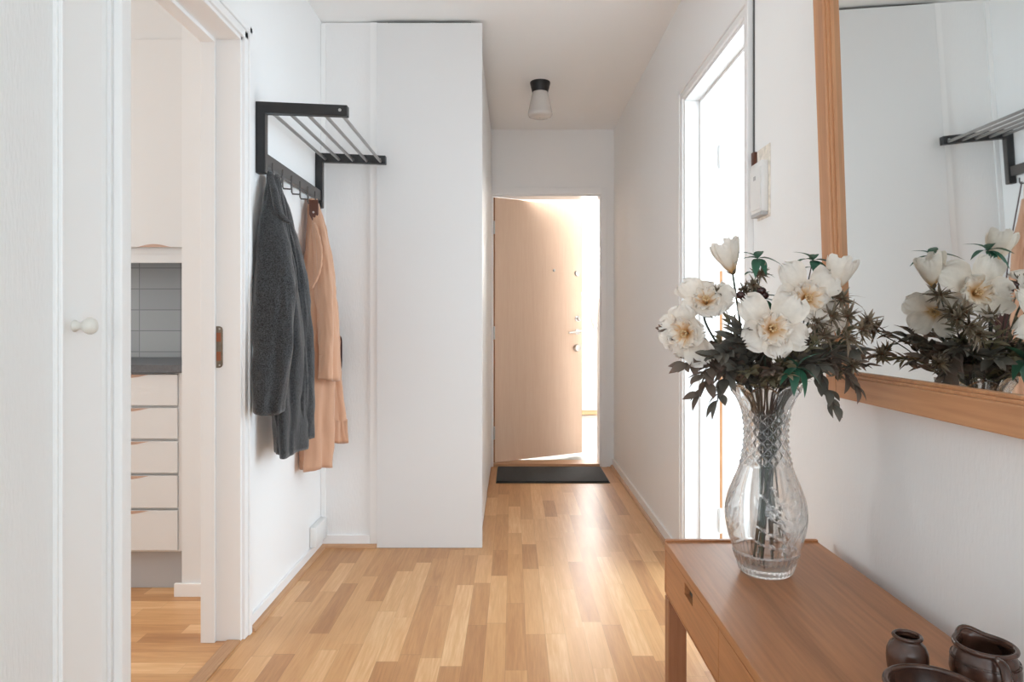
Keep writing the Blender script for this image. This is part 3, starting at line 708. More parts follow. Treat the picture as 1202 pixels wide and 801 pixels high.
put('bottom_rail', bx((CX0, CY0+.013, TZ-.1215), (CX0+.019, CY1-.013, TZ-.1185)), TEAK, ct)
for (x, y) in ((CX0, CY1-.045), (CX1-.045, CY1-.045), (CX0, CY0), (CX1-.045, CY0)):
    zt_ = TZ-.126
    put('leg', bx((x, y+.003, 0), (x+.042, y+.040, zt_), .002), TEAKZ, ct)
put('side_stretcher', bx((CX0+.0425, CY1-.034, .05), (CX1-.0455, CY1-.014, .085), .002), TEAK, ct)

# ------------------------------------------------------------------ mirror (hung with its top tipped forward)
tilt = radians(2.0)
mr = thing('wall_mirror', 'large oak framed wall mirror above the console table', 'mirror', (XR-.004, 1.08, .905))
MY0, MY1, MZ0, MZ1 = .62, 1.566, .907, 1.95
def tl(x, y, z):
    """tilt about the bottom edge of the frame"""
    dx, dz = x-(XR-.002), z-MZ0
    return Vector((XR-.002+dx*cos(tilt)-dz*sin(tilt), y, MZ0+dz*cos(tilt)+dx*sin(tilt)))
def tbox(bm, a, b, bev=0):
    box(bm, a, b, bev)
def tput(name, bm, mat, sm=False):
    for v in bm.verts: v.co = tl(*v.co)
    return put(name, bm, mat, mr, sm)
W_ = .048; xo = XR-.036; xb = XR-.003
bm = bmesh.new(); box(bm, (xo, MY1-W_, MZ0), (xb, MY1, MZ1), .003); tput('frame_upright', bm, MIRFZ)
bm = bmesh.new(); box(bm, (xo, MY0, MZ0), (xb, MY0+W_, MZ1), .003); tput('frame_upright', bm, MIRFZ)
bm = bmesh.new(); box(bm, (xo, MY0+W_, MZ0), (xb, MY1-W_, MZ0+W_), .003); tput('frame_rail', bm, MIRF)
bm = bmesh.new(); box(bm, (xo, MY0+W_, MZ1-W_), (xb, MY1-W_, MZ1), .003); tput('frame_rail', bm, MIRF)
bm = bmesh.new()
for off, xx in ((0, xo+.006), (.006, xo+.012)):
    a0, a1, b0, b1 = MY0+W_+off, MY1-W_-off, MZ0+W_+off, MZ1-W_-off
    for q in (((a0, b0), (a0+.006, b1)), ((a1-.006, b0), (a1, b1)), ((a0, b0), (a1, b0+.006)), ((a0, b1-.006), (a1, b1))):
        box(bm, (xx, q[0][0], q[0][1]), (xb-.004, q[1][0], q[1][1]), .001)
tput('inner_moulding', bm, MIRFZ)
bm = bmesh.new(); box(bm, (xo+.019, MY0+W_-.002, MZ0+W_-.002), (xo+.023, MY1-W_+.002, MZ1-W_+.002)); tput('mirror_glass', bm, MIRROR)

# ------------------------------------------------------------------ crystal vase
VX, VY = .521, 1.406
PROF = [(0, .047), (.006, .051), (.020, .0555), (.045, .0645), (.08, .0755), (.118, .0810), (.15, .0775), (.179, .068), (.205, .0575), (.232, .0486), (.26, .0437), (.284, .0422), (.31, .0437), (.337, .050), (.36, .061), (.380, .0725)]
def vr(h):
    for i in range(len(PROF)-1):
        if h <= PROF[i+1][0]:
            p0 = PROF[max(i-1, 0)]; p1 = PROF[i]; p2 = PROF[i+1]; p3 = PROF[min(i+2, len(PROF)-1)]
            t = (h-p1[0])/(p2[0]-p1[0])
            m1 = (p2[1]-p0[1])/(p2[0]-p0[0])*(p2[0]-p1[0]); m2 = (p3[1]-p1[1])/(p3[0]-p1[0])*(p2[0]-p1[0])
            return (2*t**3-3*t*t+1)*p1[1]+(t**3-2*t*t+t)*m1+(-2*t**3+3*t*t)*p2[1]+(t**3-t*t)*m2
    return PROF[-1][1]
# engraved sprigs in (angle, height) space
sprigs = []; leaves_e = []
rs = random.Random(3)
for base in (-1.22, -1.22+2.1, -1.22+4.2):
    for (a1_, h1_) in ((-.75, .165), (-.62, .135), (-.80, .105), (-.5, .18), (-.85, .075)):
        pts = []
        for k in range(9):
            t = k/8
            pts.append((base+a1_*t**1.6, .050+(h1_-.050)*t**.75))
        sprigs.append(pts)
        for t0 in (4, 6, 8): leaves_e.append((pts[t0][0], pts[t0][1]+.004, .0095, .0028, rs.uniform(-.9, -.2)))
    for (a1_, h1_) in ((.35, .16), (.55, .12)):
        pts = [(base+a1_*(k/8)**1.6, .050+(h1_-.050)*(k/8)**.75) for k in range(9)]
        sprigs.append(pts); leaves_e.append((pts[8][0], pts[8][1], .016, .0048, 1.2)); leaves_e.append((pts[5][0], pts[5][1]+.004, .012, .0045, .9))
segs = []
for s in sprigs:
    for a, b in zip(s, s[1:]): segs.append((a[0]*.078, a[1], b[0]*.078, b[1]))
def tri(a): a = a-math.floor(a); return 1-abs(2*a-1)
def engrave(th, h):
    if h < .046 or h > .20: return 0
    d_ = 0; x = th*.078
    for sx in (x, x-2*pi*.078, x+2*pi*.078):
        for (ax, ay, bx_, by) in segs:
            if abs(sx-ax) > .02 or abs(h-ay) > .03: continue
            vx, vy = bx_-ax, by-ay; t = max(0, min(1, ((sx-ax)*vx+(h-ay)*vy)/(vx*vx+vy*vy)))
            dd = sqrt((sx-ax-vx*t)**2+(h-ay-vy*t)**2)
            if dd < .0012: d_ = max(d_, .0011*(1-dd/.0012))
        for (la, lh, L_, W2, rot) in leaves_e:
            ex, ey = sx-la*.078, h-lh
            if abs(ex) > .02 or abs(ey) > .02: continue
            u = ex*cos(rot)+ey*sin(rot); v = -ex*sin(rot)+ey*cos(rot)
            q = (u/L_)**2+(v/W2)**2
            if q < 1: d_ = max(d_, .0016*(1-q))
    return d_
bm = bmesh.new()
NA, NH = 252, 200
NL = 12
HT = .380
def rim_h(th): return .015*(abs(sin(th*4))**.8)-.007
rings = []
for i in range(NH+1):
    h0 = HT*i/NH; ring = []
    for k in range(NA):
        th = 2*pi*k/NA-pi
        h = h0+rim_h(th)*max(0, (h0-.34)/.04)**2
        r = vr(min(h0, HT))
        if .222 < h0 < .340:
            fall = min(1, (h0-.222)/.006, (.340-h0)/.02)
            u = th*NL/(2*pi); v = (h0-.225)/.0225
            r += fall*.0062*(min(tri(u+v), tri(u-v))-.35)
        if h0 < .045:
            r += .0026*abs(sin(th*18))*min(1, h0/.006)
        if .045 <= h0 < .049: r -= .0012
        r -= engrave(th, h0)
        ring.append(bm.verts.new((VX+r*cos(th), VY+r*sin(th), TZ+.001+h)))
    rings.append(ring)
inner = []
NI = 60
for i in range(NI+1):
    h0 = HT-(HT-.016)*i/NI; ring = []
    for k in range(NA):
        th = 2*pi*k/NA-pi
        h = h0+rim_h(th)*max(0, (h0-.34)/.04)**2
        r = vr(h0)-.0048
        if h0 < .03: r *= (.80+.20*(h0-.016)/.014)
        ring.append(bm.verts.new((VX+r*cos(th), VY+r*sin(th), TZ+.001+h)))
    inner.append(ring)
allr = rings+inner
for a, b in zip(allr, allr[1:]):
    for k in range(NA): bm.faces.new((a[k], a[(k+1) % NA], b[(k+1) % NA], b[k]))
bm.faces.new(rings[0][::-1]); bm.faces.new(inner[-1])
FROST = bpy.data.materials.new('engraved_sparkle_crystal'); FROST.use_nodes = True  # frosted for the engraving, also used as painted groove sparkle
_nt = FROST.node_tree; _nt.nodes.remove(_nt.nodes['Principled BSDF'])
_g = node(_nt, 'ShaderNodeBsdfGlass'); _g.inputs['Roughness'].default_value = .25; _g.inputs['IOR'].default_value = 1.5
_d = node(_nt, 'ShaderNodeBsdfDiffuse'); _d.inputs['Color'].default_value = (.75, .75, .75, 1)
_m = node(_nt, 'ShaderNodeMixShader'); _m.inputs[0].default_value = .25
_nt.links.new(_g.outputs[0], _m.inputs[1]); _nt.links.new(_d.outputs[0], _m.inputs[2]); _nt.links.new(_m.outputs[0], _nt.nodes['Material Output'].inputs['Surface'])
bm.faces.ensure_lookup_table()
for i in range(NH):
    h0 = HT*(i+.5)/NH
    for k in range(NA):
        if engrave(2*pi*(k+.5)/NA-pi, h0) > .00035 or .0445 < h0 < .047 or (.226 < h0 < .33 and min(tri(2*pi*(k+.5)/NA*NL/(2*pi)-NL/2+(h0-.225)/.0225), tri(2*pi*(k+.5)/NA*NL/(2*pi)-NL/2-(h0-.225)/.0225)) < .10): bm.faces[i*NA+k].material_index = 1  # whitish lines in the diamond grooves imitate sparkle
_v = put('crystal_vase', bm, GLASS, None, True); _v.data.materials.append(FROST)
tag(_v, 'tall cut crystal vase with scalloped rim on the console table', 'vase')

# ------------------------------------------------------------------ flowers and foliage
def grid_face(bm, G, uvl, us):
    V = [[bm.verts.new(p) for p in row] for row in G]
    for i in range(len(V)-1):
        for j in range(len(V[0])-1):
            f = bm.faces.new((V[i][j], V[i][j+1], V[i+1][j+1], V[i+1][j])); f.smooth = True
            for l, u in zip(f.loops, (us[i], us[i], us[i+1], us[i+1])): l[uvl].uv = (u, .5)

def frame_of(z, hint=Vector((0, 0, 1))):
    z = Vector(z).normalized()
    if abs(z.dot(hint)) > .93: hint = Vector((1, 0, 0))
    x = hint.cross(z).normalized(); return x, z.cross(x), z

def leaf(bm, uvl, base, direction, L, W, bend=.3, fold=.25, roll=0, nu=6):
    d_ = Vector(direction).normalized(); x, y, _ = frame_of(d_)
    side = x*cos(roll)+y*sin(roll); up = d_.cross(side)
    G = []; us = []
    for i in range(nu+1):
        s = i/nu; w = W/2*(sin(pi*s**.85)**.9) if 0 < s < 1 else .0004
        c = Vector(base)+d_*(L*s)-up*(bend*L*s*s)
        G.append([c-side*w+up*(fold*w), c, c+side*w+up*(fold*w)]); us.append(s)
    grid_face(bm, G, uvl, us)

PETALI = attr_ramp('inner_petal', [(0, (.55, .22, .05)), (.35, (.72, .43, .17)), (.7, (.84, .74, .62)), (1, (.87, .82, .76))], .7, trans=.32)
def petal(bm, uvl, base, axis, radial, L, W, tilt, curl, ruf, ph, cup=.25, nu=12, nv=8, tipw=.75):
    axis = Vector(axis).normalized(); radial = (Vector(radial)-axis*Vector(radial).dot(axis)).normalized(); side = axis.cross(radial)
    G = []; us = []; x = z = 0
    for i in range(nu+1):
        s = i/nu
        phi = tilt+curl*s
        if i: x += L/nu*cos(phi); z += L/nu*sin(phi)
        w = W/2*(min(1, (s+.04)/.62)**.75)*(max(0, 1-max(0, (s-.72)/.30)**2.4)**.5)
        w = max(w, .004*W)
        row = []
        for j in range(-nv, nv+1):
            v = j/nv
            r_ = ruf*(s**1.5)*(abs(v)**1.2*sin(9*v+8*s+ph)+.5*sin(17*v+ph*2)*max(0, s-.5))
            e = ruf*.6*sin(14*v+ph)*s**6
            row.append(Vector(base)+radial*(x+e)+axis*(z+cup*w*v*v*1.6+r_)+side*(w*v))
        G.append(row); us.append(s)
    grid_face(bm, G, uvl, us)

ANCH = [(-.030, .008), (-.016, -.026), (-.004, .024), (.006, -.010), (.018, .018), (.026, -.018), (-.022, -.006), (.034, .006)]
def stem_path(tip, seed, droop=None, neckr=.024, short=False):
    r = random.Random(seed)
    tip = Vector(tip)
    out = Vector((tip.x-VX, tip.y-VY, 0)); ol = max(out.length, 1e-4)
    dirn = out/ol
    ax_, ay_ = ANCH[seed % 8]; ax_ *= 1.25; ay_ *= 1.25
    b0 = Vector((VX+ax_, VY+ay_, TZ+.024+.004*(seed % 3)))
    nk = Vector((VX, VY, TZ+.285))+dirn*r.uniform(.004, neckr)+Vector((r.uniform(-.006, .006), r.uniform(-.006, .006), 0))
    if short: b0 = Vector((VX, VY, TZ+.235))+(nk-Vector((VX, VY, TZ+.285)))*.4
    rim = Vector((VX, VY, TZ+.375))+dirn*min(.052, .018+ol*.2)
    mid = rim.lerp(tip, .5)+Vector((0, 0, .02 if droop is None else droop))
    return [b0, nk, rim, mid, tip]

def inside_ok(p):
    return p

# --- foliage branches: (tip px, py, depth, droop, label)
def clampx(v, m=.70):
    # keep the plants in front of the mirror
    return Vector((min(v.x, m), v.y, v.z))

def foliage(tip, seed, droop, label, L=.040, W=.014, n=9, mat=LEAFD, group='dark foliage branches in the crystal vase', stem_mat=STEMM, start=.45, name='foliage_branch', short=False):
    r = random.Random(seed)
    th = thing(name, label, 'foliage', (VX, VY, TZ+.02), group)
    pts = spline(stem_path(tip, seed, droop, short=short), 10)
    pts = [clampx(p, .712) for p in pts]
    bm = bmesh.new(); m_ = len(pts)
    tube(bm, pts, [.0019-.0012*(i/m_) for i in range(m_)], 6); put('stem', bm, stem_mat, th, True)
    bm = bmesh.new(); uvl = bm.loops.layers.uv.new('UVMap')
    i0 = int(20+(m_-20)*(start-.3))
    idx = [i0+(m_-1-i0)*k/(n-1) for k in range(n)]
    for k, f in enumerate(idx):
        i = min(int(f), m_-2); p = pts[i].lerp(pts[i+1], f-i); d_ = (pts[i+1]-pts[i]).normalized()
        x, y, _ = frame_of(d_)
        for s in (-1, 1):
            if k == n-1 and s == 1:
                dirv = d_
            else:
                q = x*s*cos(r.uniform(-.7, .7))+y*r.uniform(-.7, .7)
                dirv = d_*1.0+q*.85
            ll = L*r.uniform(.75, 1.15)*(1-.25*k/n)
            if (p+dirv.normalized()*ll).x > .712: dirv.x = -abs(dirv.x)*.3
            leaf(bm, uvl, p, dirv, ll, W*r.uniform(.85, 1.2), r.uniform(-.1, .35), .3, r.uniform(-.9, .9))
    o = put('leaves', bm, mat, th, False, recalc=False)
    return th

G1 = 'dark foliage branches in the crystal vase'
B = [
 (P(787, 392, 1.36), .035, 'dark leafy branch reaching furthest left, beyond the left white blooms', LEAFD2),
 (P(826, 440, 1.30), .050, 'dark brown leafy branch arching down left of the vase rim', LEAFD2),
 (P(842, 470, 1.36), .070, 'dark leafy branch hanging low on the left beside the vase rim', LEAFD),
 (P(838, 418, 1.28), .040, 'dark leafy branch pointing left below the left white blooms', LEAFD),
 (P(860, 398, 1.30), .020, 'broad dark leafy branch between the left and the middle blooms', LEAFD),
 (P(1004, 452, 1.30), .060, 'dark leafy branch drooping right in front of the mirror corner', LEAFD2),
 (P(980, 476, 1.33), .072, 'dark leafy branch hanging low on the right beside the vase rim', LEAFD),
 (P(1004, 412, 1.27), .030, 'dark leafy branch pointing right across the mirror frame', LEAFD),
 (P(962, 430, 1.27), .030, 'dark leafy branch right of the lowest white petal', LEAFD),
 (P(806, 428, 1.33), .045, 'dark leafy branch spreading left just under the far left bloom', LEAFD2),
 (P(822, 462, 1.32), .065, 'dark leafy branch drooping lower left, second lowest on that side', LEAFD2),
 (P(868, 384, 1.27), .01, 'broad leaved dark branch rising left of the lower middle bloom', LEAFD),
]
for i, (t, dr_, lb, mt) in enumerate(B):
    foliage(t, 100+i, dr_, lb, mat=mt, n=13 if i != 8 else 9, L=.047, W=.0185, start=.40, short=i in (1, 3, 4, 7, 8, 9, 10, 11))
# dense inner branches around the middle
inn = [(862, 432, 1.30), (880, 438, 1.28), (905, 436, 1.27), (925, 428, 1.28), (940, 440, 1.30), (870, 415, 1.34), (890, 420, 1.36), (930, 410, 1.38), (950, 415, 1.35),
       (900, 400, 1.46), (920, 395, 1.50), (860, 425, 1.48), (945, 400, 1.46), (965, 425, 1.45), (880, 400, 1.52), (845, 400, 1.45), (975, 410, 1.38), (905, 445, 1.31)]
for i, q in enumerate(inn):
    foliage(P(*q), 200+i, .022, 'dark leafy branch in the dense middle of the bouquet above the vase rim', mat=(LEAFD, OLIVE, LEAFD2, OLIVE)[i % 4], n=10, L=.040, W=.012 if i % 4 in (1, 3) else .0155, start=.36, short=i != 9, group='inner foliage branches in the crystal vase')
th_ = [((985, 405, 1.29), 'narrow leaved olive branch before the mirror frame, under the spiky blooms'), ((958, 402, 1.27), 'narrow leaved olive branch under the right white petals'), ((1000, 385, 1.28), 'narrow leaved olive branch rising right across the mirror frame'), ((855, 372, 1.36), 'narrow leaved olive branch between the left blooms and the doorway'), ((925, 440, 1.25), 'narrow leaved olive branch at the front right above the vase rim')]
for i, (q, lb) in enumerate(th_):
    foliage(P(*q), 400+i, .02, lb, mat=OLIVE, n=14, L=.036, W=.0075, start=.36, short=True)
# extra arching branches towards the mirror side and behind (seen in the mirror)
bk = [(Vector((.69, 1.50, 1.06)), 'dark leafy branch on the mirror side of the bouquet, rising'), (Vector((.695, 1.34, .99)), 'dark leafy branch on the mirror side of the bouquet, low'), (Vector((.66, 1.60, .98)), 'dark leafy branch at the far side of the bouquet')]
for i, (q, lb) in enumerate(bk):
    foliage(q, 300+i, .03, lb, mat=LEAFD2, n=10)

# --- green sprigs
def whorl(bm, uvl, p, up, n, L, W, spread, r, bend=.5):
    x, y, z = frame_of(up)
    for k in range(n):
        a = 2*pi*k/n+r.uniform(-.3, .3)
        dv = (x*cos(a)+y*sin(a))*spread+z*.45
        leaf(bm, uvl, p, dv, L*r.uniform(.8, 1.15), W, bend, .25, 0)
def green_sprig(tip, seed, label, lower=()):
    r = random.Random(seed); th = thing('green_sprig', label, 'foliage', (VX, VY, TZ+.02), 'fresh green leaf sprigs in the crystal vase')
    pts = spline(stem_path(tip, seed, .0, short=seed > 12), 10)
    bm = bmesh.new(); tube(bm, pts, [.0018-.0007*i/len(pts) for i in range(len(pts))], 6); put('stem', bm, STEMM, th, True)
    bm = bmesh.new(); uvl = bm.loops.layers.uv.new('UVMap')
    up = (pts[-1]-pts[-3]).normalized()
    whorl(bm, uvl, tip, (up+Vector((0, -.9, .2))).normalized(), 6, .042, .019, 1.0, r, .75)
    for q, n_, L_ in lower:
        whorl(bm, uvl, Vector(q), (up+Vector((0, -.9, 0))).normalized(), n_, L_*1.15, .019, 1.0, r, .5)
    put('leaves', bm, LEAFG, th, recalc=False)
    return th
green_sprig(P(889, 304, 1.38), 11, 'green leaf sprig rising left of centre against the white wall', [(P(887, 320, 1.38), 2, .028), (P(890, 350, 1.38), 4, .030)])
green_sprig(P(954, 306, 1.38), 12, 'green leaf sprig rising right of centre beside the mirror frame', [(P(959, 316, 1.38), 2, .026)])
green_sprig(P(893, 352, 1.40), 13, 'low green sprig with glossy round leaves beside the dark berries', [(P(886, 362, 1.39), 3, .026)])
green_sprig(P(936, 432, 1.26), 14, 'small green sprig low above the right of the vase rim', [])

# --- spiky brown bract flowers
def spiky(blooms, seed, label, R=.030, short=True):
    r = random.Random(seed); th = thing('spiky_flower', label, 'dried flower', (VX, VY, TZ+.02), 'spiky brown bract flowers in the crystal vase')
    main = Vector(blooms[0])
    pts = [clampx(p, .71) for p in spline(stem_path(main, seed, .012, short=seed not in (22, 27)), 10)]
    bm = bmesh.new(); tube(bm, pts, [.0018-.0008*i/len(pts) for i in range(len(pts))], 6)
    for b_ in blooms[1:]:
        k = pts[-8]; b_ = Vector(b_); tube(bm, spline([k, k.lerp(b_, .5)+Vector((0, 0, .008)), b_], 6), .0010, 6)
    put('stem', bm, STEMG, th, True)
    for b_ in blooms:
        bm = bmesh.new(); uvl = bm.loops.layers.uv.new('UVMap'); b_ = Vector(b_)
        ax = Vector((b_.x-VX+r.uniform(-.05, .05), b_.y-VY-.08, .10+r.uniform(-.05, .05))).normalized()
        x, y, z = frame_of(ax)
        for k in range(38):
            a = k*2.399; el = -.5+1.8*(k/38)
            dv = (x*cos(a)+y*sin(a))*cos(el)+z*sin(el)
            l_ = R*r.uniform(.4, 1.15)
            if (b_+dv*l_).x > .714: l_ *= .4
            leaf(bm, uvl, b_, dv, l_, .0056, r.uniform(-.5, .8), .3, r.uniform(-1, 1), 5)
        put('bloom', bm, SPIKY, th, recalc=False)
    return th
spiky([P(987, 352, 1.32), P(976, 372, 1.30), P(995, 372, 1.29)], 21, 'brown spiky bloom stem below the right white bud, before the mirror frame', .032)
spiky([P(1012, 388, 1.24), P(995, 398, 1.25), P(1018, 378, 1.25)], 22, 'brown spiky bloom stem reaching furthest right over the mirror glass', .028)
spiky([P(884, 335, 1.38), P(893, 322, 1.37), P(874, 341, 1.40)], 23, 'reddish brown spiky bloom stem under the left green sprig', .022)
spiky([P(842, 345, 1.40)], 24, 'brown spiky bloom stem behind the left white blooms', .024)
spiky([P(1000, 430, 1.31), P(982, 440, 1.32)], 25, 'brown spiky bloom stem low before the mirror frame corner', .022)
spiky([P(968, 395, 1.29), P(958, 380, 1.28)], 26, 'brown spiky bloom stem tucked under the right white petals', .026)
spiky([(.67, 1.50, 1.05), (.62, 1.55, 1.00), (.69, 1.44, 1.00)], 27, 'brown spiky bloom stem on the mirror side of the bouquet', .030)

# --- berries
def berry(tip, seed, label):
    th = thing('berry_stem', label, 'berry stem', (VX, VY, TZ+.02), 'dark berry stems in the crystal vase')
    tip = Vector(tip); pts = spline(stem_path(tip, seed, .0, short=True), 10)
    bm = bmesh.new(); tube(bm, pts, .0013, 6); put('stem', bm, STEMM, th, True)
    r = random.Random(seed)
    for k in range(2):
        bm = bmesh.new(); c = tip+Vector((r.uniform(-.012, .012)*k, -.004*k, .009*k))
        bmesh.ops.create_uvsphere(bm, u_segments=16, v_segments=10, radius=.0085)
        for v in bm.verts: v.co = Vector((v.co.x*1.1, v.co.y, v.co.z*.9))+c
        put('berry', bm, BERRY, th, True)
berry(P(874, 352, 1.37), 31, 'dark berry stem below the spiky blooms on the left')
berry(P(897, 347, 1.36), 32, 'dark berry stem just left of the middle white bloom')
berry(P(958, 325, 1.35), 33, 'dark berry stem under the right green sprig')

# --- white flowers
def open_flower(c, face, R, seed, label, npet=5, inner=True, cone=.35):
    r = random.Random(seed); c = Vector(c); face = Vector(face).normalized()
    th = thing('white_flower', label, 'flower', (VX, VY, TZ+.02), 'cream white blooms in the crystal vase')
    back = c-face*.012
    path = stem_path(back, seed, .03); path.insert(-1, back-face*.03-Vector((0, 0, .02)))
    path = [path[0], path[1], path[2], path[-2], path[-1]]
    pts = spline(path, 10)
    bm = bmesh.new(); tube(bm, pts, .0022, 7); put('stem', bm, STEMG, th, True)
    x, y, z = frame_of(face)
    for k in range(npet):
        bm = bmesh.new(); uvl = bm.loops.layers.uv.new('UVMap')
        a = 2*pi*k/npet+r.uniform(-.12, .12)+seed
        petal(bm, uvl, c-face*(.003*(k % 2)), face, x*cos(a)+y*sin(a), R*r.uniform(.88, 1.22), R*r.uniform(.82, 1.08), r.uniform(.35, .85), r.uniform(-1.1, -.3), R*.11, r.uniform(0, 6))
        put('petal', bm, PETAL, th, recalc=False)
    if inner:
        for k in range(5):
            bm = bmesh.new(); uvl = bm.loops.layers.uv.new('UVMap')
            a = 2*pi*k/5+.4+seed
            petal(bm, uvl, c, face, x*cos(a)+y*sin(a), R*r.uniform(.48, .66), R*.62, 1.25, -1.1, R*.12, r.uniform(0, 6), nu=10, nv=8)
            put('petal', bm, PETALI, th, recalc=False)
    bm = bmesh.new()
    for k in range(7):
        a = k*.9; q = c+(x*cos(a)+y*sin(a))*.006+face*.024
        tube(bm, [c, c.lerp(q, .6), q], [.0010, .0010, .0022], 6)
    put('stamens', bm, STAM, th, True)
    bm = bmesh.new(); uvl = bm.loops.layers.uv.new('UVMap')
    for k in range(5):
        a = 2*pi*k/5; leaf(bm, uvl, back, (x*cos(a)+y*sin(a))+face*.25, .022, .008, .2, .2)
    put('sepals', bm, SPIKY, th, recalc=False)
    return th
open_flower(P(904, 387, 1.27), (-.10, -1, .12), .066, 1, 'large open cream bloom at the lower middle with golden throat')
open_flower(P(943, 353, 1.33), (.05, -1, .22), .068, 2, 'large open cream bloom just above right of the lower middle one', )
open_flower(P(969, 371, 1.36), (.55, -.8, .05), .050, 3, 'smaller cream bloom at the right, partly behind the two large blooms', inner=False)
open_flower(P(808, 391, 1.34), (-.62, -.75, -.05), .062, 4, 'cream bloom facing left at the far left of the bouquet')
open_flower(P(829, 358, 1.40), (-.25, -.75, .55), .060, 5, 'cream bloom opening upwards above the far left bloom', inner=True)

def bud(c, up, L, seed, label, npet=5, spread=.12):
    r = random.Random(seed); c = Vector(c); up = Vector(up).normalized()
    th = thing('white_bud', label, 'flower', (VX, VY, TZ+.02), 'cream white buds in the crystal vase')
    path = stem_path(c, seed, .0); pts = spline(path, 10)
    bm = bmesh.new(); tube(bm, pts, .0024, 7); put('stem', bm, STEMG, th, True)
    x, y, z = frame_of(up)
    for k in range(npet):
        bm = bmesh.new(); uvl = bm.loops.layers.uv.new('UVMap')
        a = 2*pi*k/npet+seed
        petal(bm, uvl, c+(x*cos(a)+y*sin(a))*.002, up, x*cos(a)+y*sin(a), L*r.uniform(.85, 1.08), L*.62, .75+r.uniform(-.05, .05), 1.05+spread*r.uniform(-2.4, 1), L*.035, r.uniform(0, 6), cup=.55)
        put('petal', bm, PETAL, th, recalc=False)
    bm = bmesh.new(); uvl = bm.loops.layers.uv.new('UVMap')
    for k in range(4):
        a = 2*pi*k/4+.3; leaf(bm, uvl, c-up*.004, (x*cos(a)+y*sin(a))*.7+up*.5, .018, .008, -.2, .2)
    put('sepals', bm, SPIKY, th, recalc=False)
bud(P(860, 321, 1.42), (-.35, -.1, 1), .068, 41, 'tall cream bud at the top left of the bouquet')
bud(P(981, 341, 1.34), (.16, -.1, 1), .066, 42, 'cream bud at the top right in front of the mirror frame')

# ------------------------------------------------------------------ brown stoneware
def hollow(prof_out, wall):
    o = list(prof_out); inn_ = []
    for (r_, h) in reversed(prof_out[1:]): inn_.append((max(r_-wall, .002), h))
    inn_.append((.002, prof_out[0][1]+wall+.001))
    return o+inn_
jr = thing('stoneware_jar', 'small glossy brown stoneware jar with narrow neck', 'jar', (.555, .96, TZ))
bm = bmesh.new()
prof = [(.0175, 0), (.0195, .002), (.0225, .012), (.0258, .028), (.0270, .042), (.0262, .052), (.0225, .061), (.0178, .0655), (.0168, .068), (.0172, .070)]
lathe(bm, hollow(prof, .0035), (.555, .96, TZ+.0005), 56); put('jar_body', bm, STONEW, jr, True, angle=60)
bm = bmesh.new(); tube(bm, [(.555+.0172*cos(a), .96+.0172*sin(a), TZ+.0725) for a in [2*pi*k/48 for k in range(49)]], .0026, 10, False); put('rim', bm, STONEW, jr, True)

bw = thing('stoneware_bowl', 'wide low brown stoneware bowl at the picture bottom', 'bowl', (.526, .85, TZ))
bm = bmesh.new()
prof = [(.026, 0), (.028, .003), (.028, .006), (.038, .016), (.048, .032), (.053, .048), (.054, .056)]
lathe(bm, hollow(prof, .0045), (.526, .85, TZ+.0005), 64); put('bowl_body', bm, STONEW, bw, True, angle=60)
bm = bmesh.new(); tube(bm, [(.526+.0545*cos(a), .85+.0545*sin(a), TZ+.0575) for a in [2*pi*k/64 for k in range(65)]], .0042, 12, False); put('rim', bm, STONEW, bw, True)

jg = thing('stoneware_jug', 'round brown stoneware jug with pouring lip and handle', 'jug', (.640, .925, TZ))
jc = Vector((.640, .925, TZ+.0005)); sa_ = radians(88)   # spout points away from the viewer, slightly left
NJ = 72
def spout(th, h, w=.38):
    dth = (th-sa_+pi) % (2*pi)-pi
    return math.exp(-(dth/w)**2)
prof = [(.028, 0), (.031, .002), (.036, .010), (.0435, .025), (.0475, .040), (.0470, .050), (.0445, .060), (.0405, .067), (.0385, .0705), (.0395, .074)]
bm = bmesh.new(); rr = []
seq = hollow(prof, .004)
for idx, (r_, h) in enumerate(seq):
    k_ = max(0, (h-.055)/.019)
    rr.append([])
    for k in range(NJ):
        th = 2*pi*k/NJ; s = spout(th, h)*k_**1.5
        gro = -.0006 if (abs(h-.060) < .001 and idx < len(prof)) else 0
        R_ = r_*.88+.010*s+gro
        rr[-1].append(bm.verts.new(jc+Vector((R_*cos(th), R_*sin(th), h+.005*s))))
for a, b in zip(rr, rr[1:]):
    for k in range(NJ): bm.faces.new((a[k], a[(k+1) % NJ], b[(k+1) % NJ], b[k]))
bm.faces.new(rr[0][::-1]); bm.faces.new(rr[-1]); put('jug_body', bm, STONEW, jg, True, angle=60)
bm = bmesh.new()
tube(bm, [jc+Vector(((.0355+.010*spout(2*pi*k/NJ, 0))*cos(2*pi*k/NJ), (.0355+.010*spout(2*pi*k/NJ, 0))*sin(2*pi*k/NJ), .0755+.005*spout(2*pi*k/NJ, 0))) for k in range(NJ+1)], .0034, 10, False); put('rim', bm, STONEW, jg, True)
bm = bmesh.new(); ha = radians(-104); hd = Vector((cos(ha), sin(ha), 0))
hp = spline([jc+hd*.036+Vector((0, 0, .071)), jc+hd*.055+Vector((0, 0, .073)), jc+hd*.066+Vector((0, 0, .060)), jc+hd*.066+Vector((0, 0, .040)), jc+hd*.056+Vector((0, 0, .026)), jc+hd*.039+Vector((0, 0, .024))], 8)
tube(bm, hp, [.0062]*len(hp), 12); put('handle', bm, STONEW, jg, True)
bm = bmesh.new()
for hh, rr_ in ((.0565, .0406), (.0590, .0401)):
    tube(bm, [jc+Vector((rr_*cos(2*pi*k/NJ), rr_*sin(2*pi*k/NJ), hh)) for k in range(NJ+1)], .0006, 6, False)
put('incised_lines', bm, STONEW, jg, True)

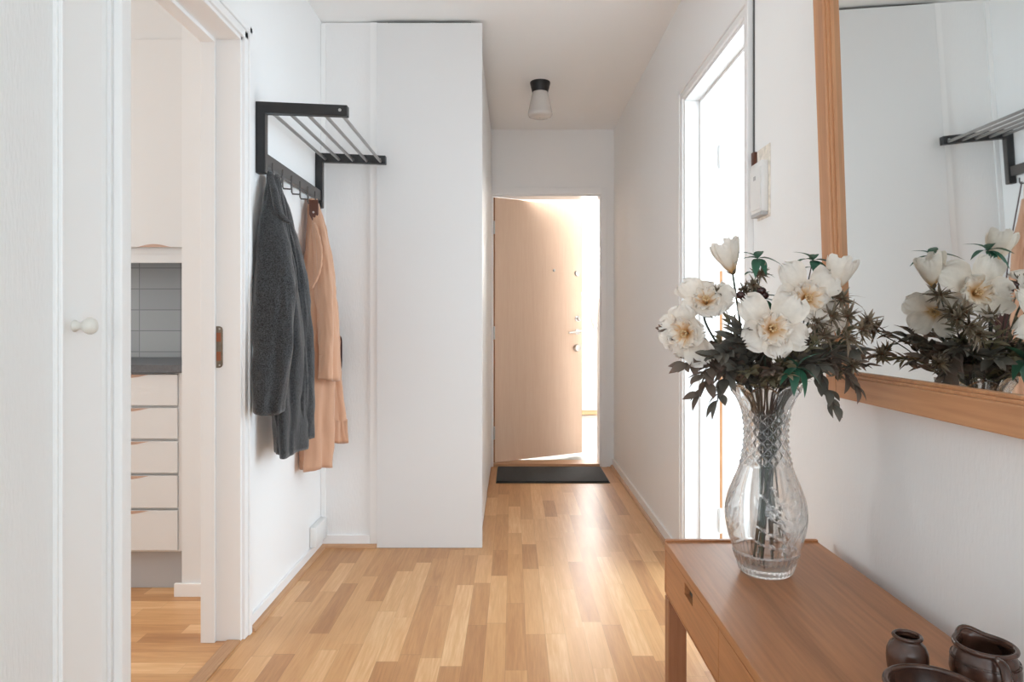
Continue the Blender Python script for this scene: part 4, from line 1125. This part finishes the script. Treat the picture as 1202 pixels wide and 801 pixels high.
# ------------------------------------------------------------------ light
def area(name, loc, target, sx, sy, power, col=(1, 1, 1), spread=180):
    l = bpy.data.lights.new(name, 'AREA'); l.shape = 'RECTANGLE'; l.size = sx; l.size_y = sy; l.energy = power; l.color = col
    l.spread = radians(spread)
    o = bpy.data.objects.new(name, l); COL.objects.link(o); o.location = loc
    o.rotation_euler = (Vector(target)-Vector(loc)).to_track_quat('-Z', 'Y').to_euler()
    return o
area('daylight_living_room', (0, -4.35, 1.45), (0, 0, 1.9), 3.4, 1.7, 70, (.97, .98, 1))
area('added_living_side_light', (3.35, -1.35, 1.45), (0, .4, 2.0), 2.4, 1.7, 47, (.50, .86, 1))  # added light from the unseen right side, brightens the hallway side walls
area('daylight_kitchen', (-4.45, 1.8, 1.6), (-1, 1.9, 1.2), 1.6, 1.4, 52, (.91, .98, 1))
area('daylight_bright_room', (2.1, 5.72, 1.55), (.9, 2.6, .9), 1.7, 1.6, 110, (1, 1, .95))
area('daylight_bright_side', (3.75, 2.7, 1.45), (0, 2.7, 1.1), 2.3, 1.8, 118, (.70, .87, 1))
area('daylight_stairwell', (.75, 8.12, 1.91), (.4, 5.2, 1.0), 2.3, 1.02, 240, (1, .96, .93))
SC.cycles.max_bounces = 16; SC.cycles.diffuse_bounces = 10; SC.cycles.transmission_bounces = 16; SC.cycles.transparent_max_bounces = 24
w = bpy.data.worlds.new('sky'); SC.world = w; w.use_nodes = True
w.node_tree.nodes['Background'].inputs[0].default_value = (.90, .95, 1, 1)
w.node_tree.nodes['Background'].inputs[1].default_value = 1.25

# ------------------------------------------------------------------ camera
cam = bpy.data.cameras.new('camera'); co = bpy.data.objects.new('camera', cam); COL.objects.link(co)
co.location = (0, 0, CH); co.rotation_euler = (radians(90), 0, 0)
cam.sensor_width = 36; cam.lens = 36*F/1202
cam.shift_x = -(CX-601)/1202; cam.shift_y = -(400.5-HY)/1202
cam.clip_start = .05
SC.camera = co
SC.view_settings.view_transform = 'Standard'; SC.view_settings.look = 'None'
SC.view_settings.gamma = 1; SC.view_settings.exposure = 0.0
try: SC.view_settings.use_curve_mapping = False
except Exception: pass
